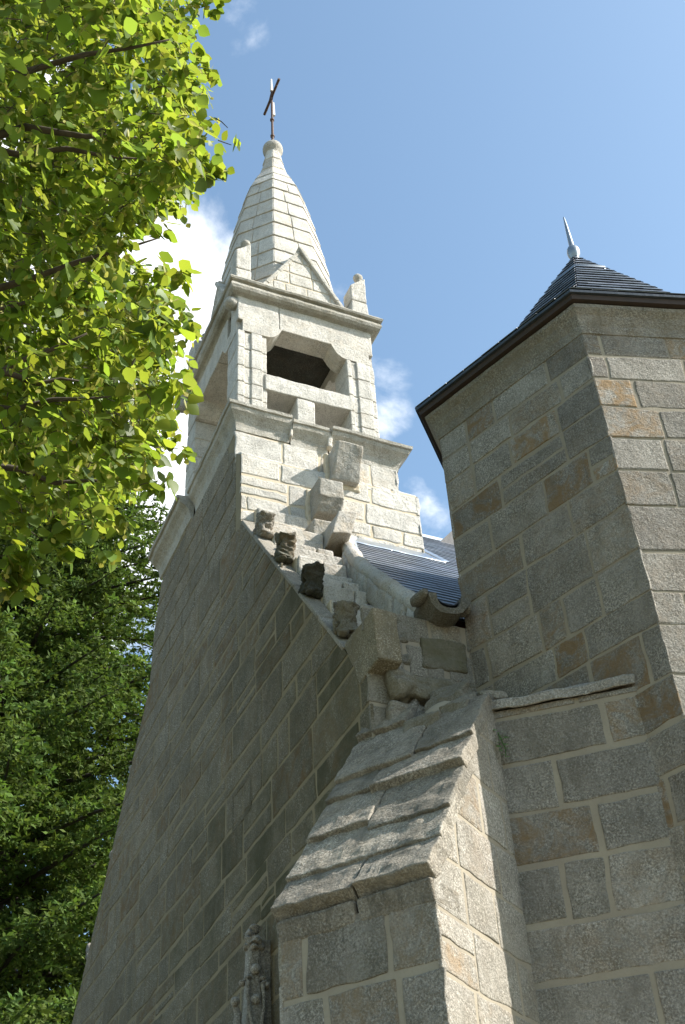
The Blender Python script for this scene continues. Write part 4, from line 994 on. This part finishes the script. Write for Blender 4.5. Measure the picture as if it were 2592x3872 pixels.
for (x, y, r_) in [(760, -20, .06), (800, 30, .05), (850, 40, .03), (780, 280, .05), (800, 470, .05), (790, 640, .05), (600, 830, .05), (480, 900, .05), (450, 960, .05), (700, 1030, .04), (690, 1200, .05), (710, 1230, .04), (740, 1240, .03), (690, 1420, .05), (700, 1500, .05),
                   (680, 1700, .05), (600, 1800, .06), (450, 1960, .06), (420, 2060, .05), (240, 2020, .06), (250, 2080, .04), (60, 2090, .10), (30, 2180, .09), (100, 2200, .05)]: bl(x, y, 6.1, r_, 1.1)
R = random.Random(77); items = []; bracts = []; twigs = MB()
tip0 = Vector((-1.6, 4.6, 5.2))
for bi, (c_, r_, dn) in enumerate(blobs):
    nL = int(215*(r_/.2)**2*dn)+4
    # a few shoots radiating inside the blob, leaves set along them
    nsh = max(2, int(nL/7))
    inward = (c_-Vector((-1.6, 4.9, c_.z-.4))).normalized()
    for s in range(nsh):
        st = c_+Vector((R.gauss(0, .4), R.gauss(0, .6), R.gauss(0, .4)))*r_-inward*r_*.5
        dr = (inward*.8+Vector((R.gauss(0, .5), R.gauss(0, .5), R.gauss(0, .4)-.15))).normalized(); ln = r_*R.uniform(.7, 1.4)
        pts = [st+dr*ln*t+Vector((0, 0, -.12*ln*t*t)) for t in (0, .35, .7, 1)]
        if r_ > .07: tube(twigs, [pts[0], pts[0].lerp(pts[1], .5)+Vector((R.gauss(0, .01), R.gauss(0, .01), .01)), pts[1]], [.0035, .0028, .002], n=4, cap=False)
        for k in range(7):
            t = (k+.6)/7; p = pts[0].lerp(pts[3], t)+Vector((R.gauss(0, .02), R.gauss(0, .02), R.gauss(0, .02)))
            if (p-c_).length > r_*1.15: continue
            sd = Vector((R.gauss(0, 1), R.gauss(0, 1), R.gauss(-.35, .35))); d_ = (dr*.45+sd.normalized()).normalized()
            d_.z -= .35; d_.normalize()
            nn = (Vector((.3, -.5, .65))+Vector((R.gauss(0, .6), R.gauss(0, .6), R.gauss(0, .25)))).normalized()
            l = R.uniform(.042, .092)*(.8 if R.random() < .3 else 1); b_ = R.uniform(.62, 1.25); yl = R.random()
            c3 = (b_*(.88+.30*yl), b_*1.0, b_*(.7+.6*R.random()))
            items.append((p+d_*.02, d_, nn, l, l*R.uniform(.85, 1.05), c3))
            if R.random() < .22:
                dd = Vector((R.gauss(0, .5), R.gauss(0, .5), -.8)).normalized()
                bracts.append((p, dd, nn, R.uniform(.05, .08), .016, (1, 1, 1)))
                bracts.append((p+dd*.06, dd, Vector((R.gauss(0, 1), R.gauss(0, 1), .3)).normalized(), .025, .03, (1.05, 1, .8)))
print('linden leaves', len(items)); leafmesh('leaves', items, LEAF, lind, LB); leafmesh('bracts', bracts, BRACT, lind, LB)
# trunk and limbs
mb = MB()
tube(mb, [(-2.6, 5.2, 0), (-2.62, 5.2, 1.5), (-2.5, 5.15, 3.2), (-2.4, 5.2, 5.2), (-2.2, 5.2, 8), (-2.1, 5.1, 11)], [.34, .26, .23, .19, .13, .05], n=14)
for i in range(12): 
    z = 3.2+i*.55; p = Vector((-2.45, 5.18, z)); t = (blobs[(i*5) % len(blobs)][0]); q = Vector((t.x-.45, t.y+.2, t.z-.15))
    m1 = p.lerp(q, .35)+Vector((0, 0, .15)); m2 = p.lerp(q, .7)+Vector((R.uniform(-.1, .1), R.uniform(-.1, .1), .12))
    tube(mb, [p, m1, m2, q, q+(q-m2)*.4+Vector((0, 0, .05))], [.06, .035, .016, .008, .002], n=8)
for (a_, b_) in [((-40, 1440), (330, 1260)), ((-40, 1100), (600, 900)), ((-60, 1540), (420, 1500)), ((-60, 560), (520, 600)), ((-50, 300), (640, 150)), ((100, 480), (520, 520)), ((-40, 1400), (300, 1440)), ((-60, 1760), (450, 1830))]:
    p = C0+ray(*a_)*6.2; q = C0+ray(*b_)*6.15; m_ = p.lerp(q, .5)+Vector((.02, .0, R.uniform(-.06, .06))); m0 = p.lerp(q, .25)+Vector((0, 0, R.uniform(-.04, .04)))
    st = Vector((-2.35, 5.2, p.z-.8)); tube(mb, [st, st.lerp(p, .6)+Vector((0, 0, .2)), p, m0, m_, p.lerp(q, .8), q], [.05, .035, .02, .016, .013, .008, .004], n=7)
o = mb.build('trunk', [BARK], None, True, loc=LB); o.parent = lind; o.location = (0, 0, 0)
o = twigs.build('twigs', [BARK], None, False, loc=LB); o.parent = lind; o.location = (0, 0, 0)

# conifer behind the chapel
def conifer(base, H, seed, nb, lmax, label, z0=2.5, dens=1.0):
    tr = tag(empty('conifer_tree', base), label, 'tree'); R = random.Random(seed); B = Vector(base)
    mb = MB(); tube(mb, [(0, 0, 0), (.05, 0, H*.3), (0, .1, H*.6), (0, 0, H)], [.55, .42, .26, .03], n=12)
    V_, F_, C_ = [], [], []
    for i in range(nb):
        t = i/nb; z = z0+(H-z0)*t**.92; L_ = lmax*(1-t)**.55*R.uniform(.75, 1.12)+.5
        a_ = i*2.39996+R.uniform(-.3, .3); dr = Vector((math.cos(a_), math.sin(a_), 0)); dro = R.uniform(.12, .3)
        def P(s): return Vector((0, 0, z))+dr*(L_*s)+Vector((0, 0, L_*(.10*s-dro*s*s)+.06*L_*s**4))
        tube(mb, [P(0), P(.3), P(.6), P(.85), P(1)], [.085*(1-t)+.02, .06*(1-t)+.015, .035, .018, .006], n=5, cap=False)
        sd = Vector((-dr.y, dr.x, 0)); ns_ = int(L_*6.5*dens)+4; bb = R.uniform(.75, 1.2)
        for j in range(ns_):
            s = .14+.86*(j+R.random())/ns_; p0 = P(s); side = 1 if j % 2 else -1
            bl_ = (1.15*(1-s)+.35)*R.uniform(.6, 1.1)*min(1, L_/3+.3); bd = (sd*side*R.uniform(.7, 1)+dr*R.uniform(.3, .9)+Vector((0, 0, R.uniform(-.35, .1)))).normalized()
            nt_ = int(bl_/.085)+2
            for k in range(nt_):
                q = p0+bd*(bl_*(k+.5)/nt_)+Vector((R.gauss(0, .03), R.gauss(0, .03), -.16*bl_*((k+.5)/nt_)**2+R.gauss(0, .03)))
                tb = bb*R.uniform(.7, 1.3)*(1.18 if k > nt_-3 else 1.0); cc = (tb*R.uniform(.9, 1.2), tb, tb*R.uniform(.8, 1.1), 1)
                for m_ in range(5):
                    d_ = (bd*R.uniform(.2, 1)+Vector((R.gauss(0, .7), R.gauss(0, .7), R.gauss(-.05, .45)))).normalized(); l = R.uniform(.09, .17); w_ = d_.cross(Vector((R.gauss(0, 1), R.gauss(0, 1), R.gauss(0, 1)))).normalized()*l*.21
                    o_ = len(V_); V_ += [tuple(q-w_*.4), tuple(q+d_*l*.5+w_), tuple(q+d_*l), tuple(q+d_*l*.5-w_)]; F_.append((o_, o_+1, o_+2, o_+3)); C_ += [cc]*4
    o = mb.build('trunk', [BARKD]); o.parent = tr
    me = bpy.data.meshes.new('needles'); me.from_pydata(V_, [], F_); me.materials.append(NEED)
    at = me.color_attributes.new('tint', 'FLOAT_COLOR', 'POINT'); at.data.foreach_set('color', np.array(C_, dtype=np.float32).ravel()); me.update()
    o = bpy.data.objects.new('needles', me); col.objects.link(o); o.parent = tr
    return tr
conifer((2.9, 23.0, 0), 24.5, 5, 340, 6.4, 'tall dark conifer with drooping boughs rising directly behind the gable wall')
conifer((-2.8, 27.5, 0), 24, 6, 130, 5.5, 'second dark conifer half hidden behind the linden at the far left', dens=1.2)
# broadleaf further back
def broad(base, H, seed, label, rad):
    tr = tag(empty('broadleaf_tree', base), label, 'tree'); R = random.Random(seed)
    mb = MB(); tube(mb, [(0, 0, 0), (.1, 0, H*.3), (0, .2, H*.6), (.1, 0, H*.9)], [.4, .3, .18, .04], n=10)
    its = []
    for i in range(46):
        a_ = R.uniform(0, 6.283); z = H*R.uniform(.25, .97); rr = rad*math.sin(min(1, (z/H-.15)/.85)*math.pi)**.5*R.uniform(.3, 1) if z < H*.95 else .5
        c_ = Vector((rr*math.cos(a_), rr*math.sin(a_), z)); tube(mb, [(0, 0, z*.75), c_*.6+Vector((0, 0, z*.36)), c_], [.09, .05, .015], n=5, cap=False)
        for k in range(330):
            d_ = Vector((R.gauss(0, 1), R.gauss(0, 1), R.gauss(0, 1))).normalized(); p = c_+d_*R.uniform(.2, 1.25)**.6*1.15; dd = Vector((R.gauss(0, 1), R.gauss(0, 1), R.gauss(-.3, .5))).normalized()
            b_ = R.uniform(.6, 1.3); its.append((p, dd, Vector((R.gauss(0, .4), R.gauss(0, .4), 1)).normalized(), R.uniform(.10, .16), .11, (b_, b_, b_)))
    o = mb.build('trunk', [BARKD]); o.parent = tr
    leafmesh('leaves', its, DLEAF, tr, (0, 0, 0))
broad((4.2, 33, 0), 15, 3, 'dark broadleaf tree low down at the left, beyond the conifers', 4.2)
broad((-1.5, 36, 0), 15, 4, 'round green broadleaf tree at the far lower left corner', 4.0)
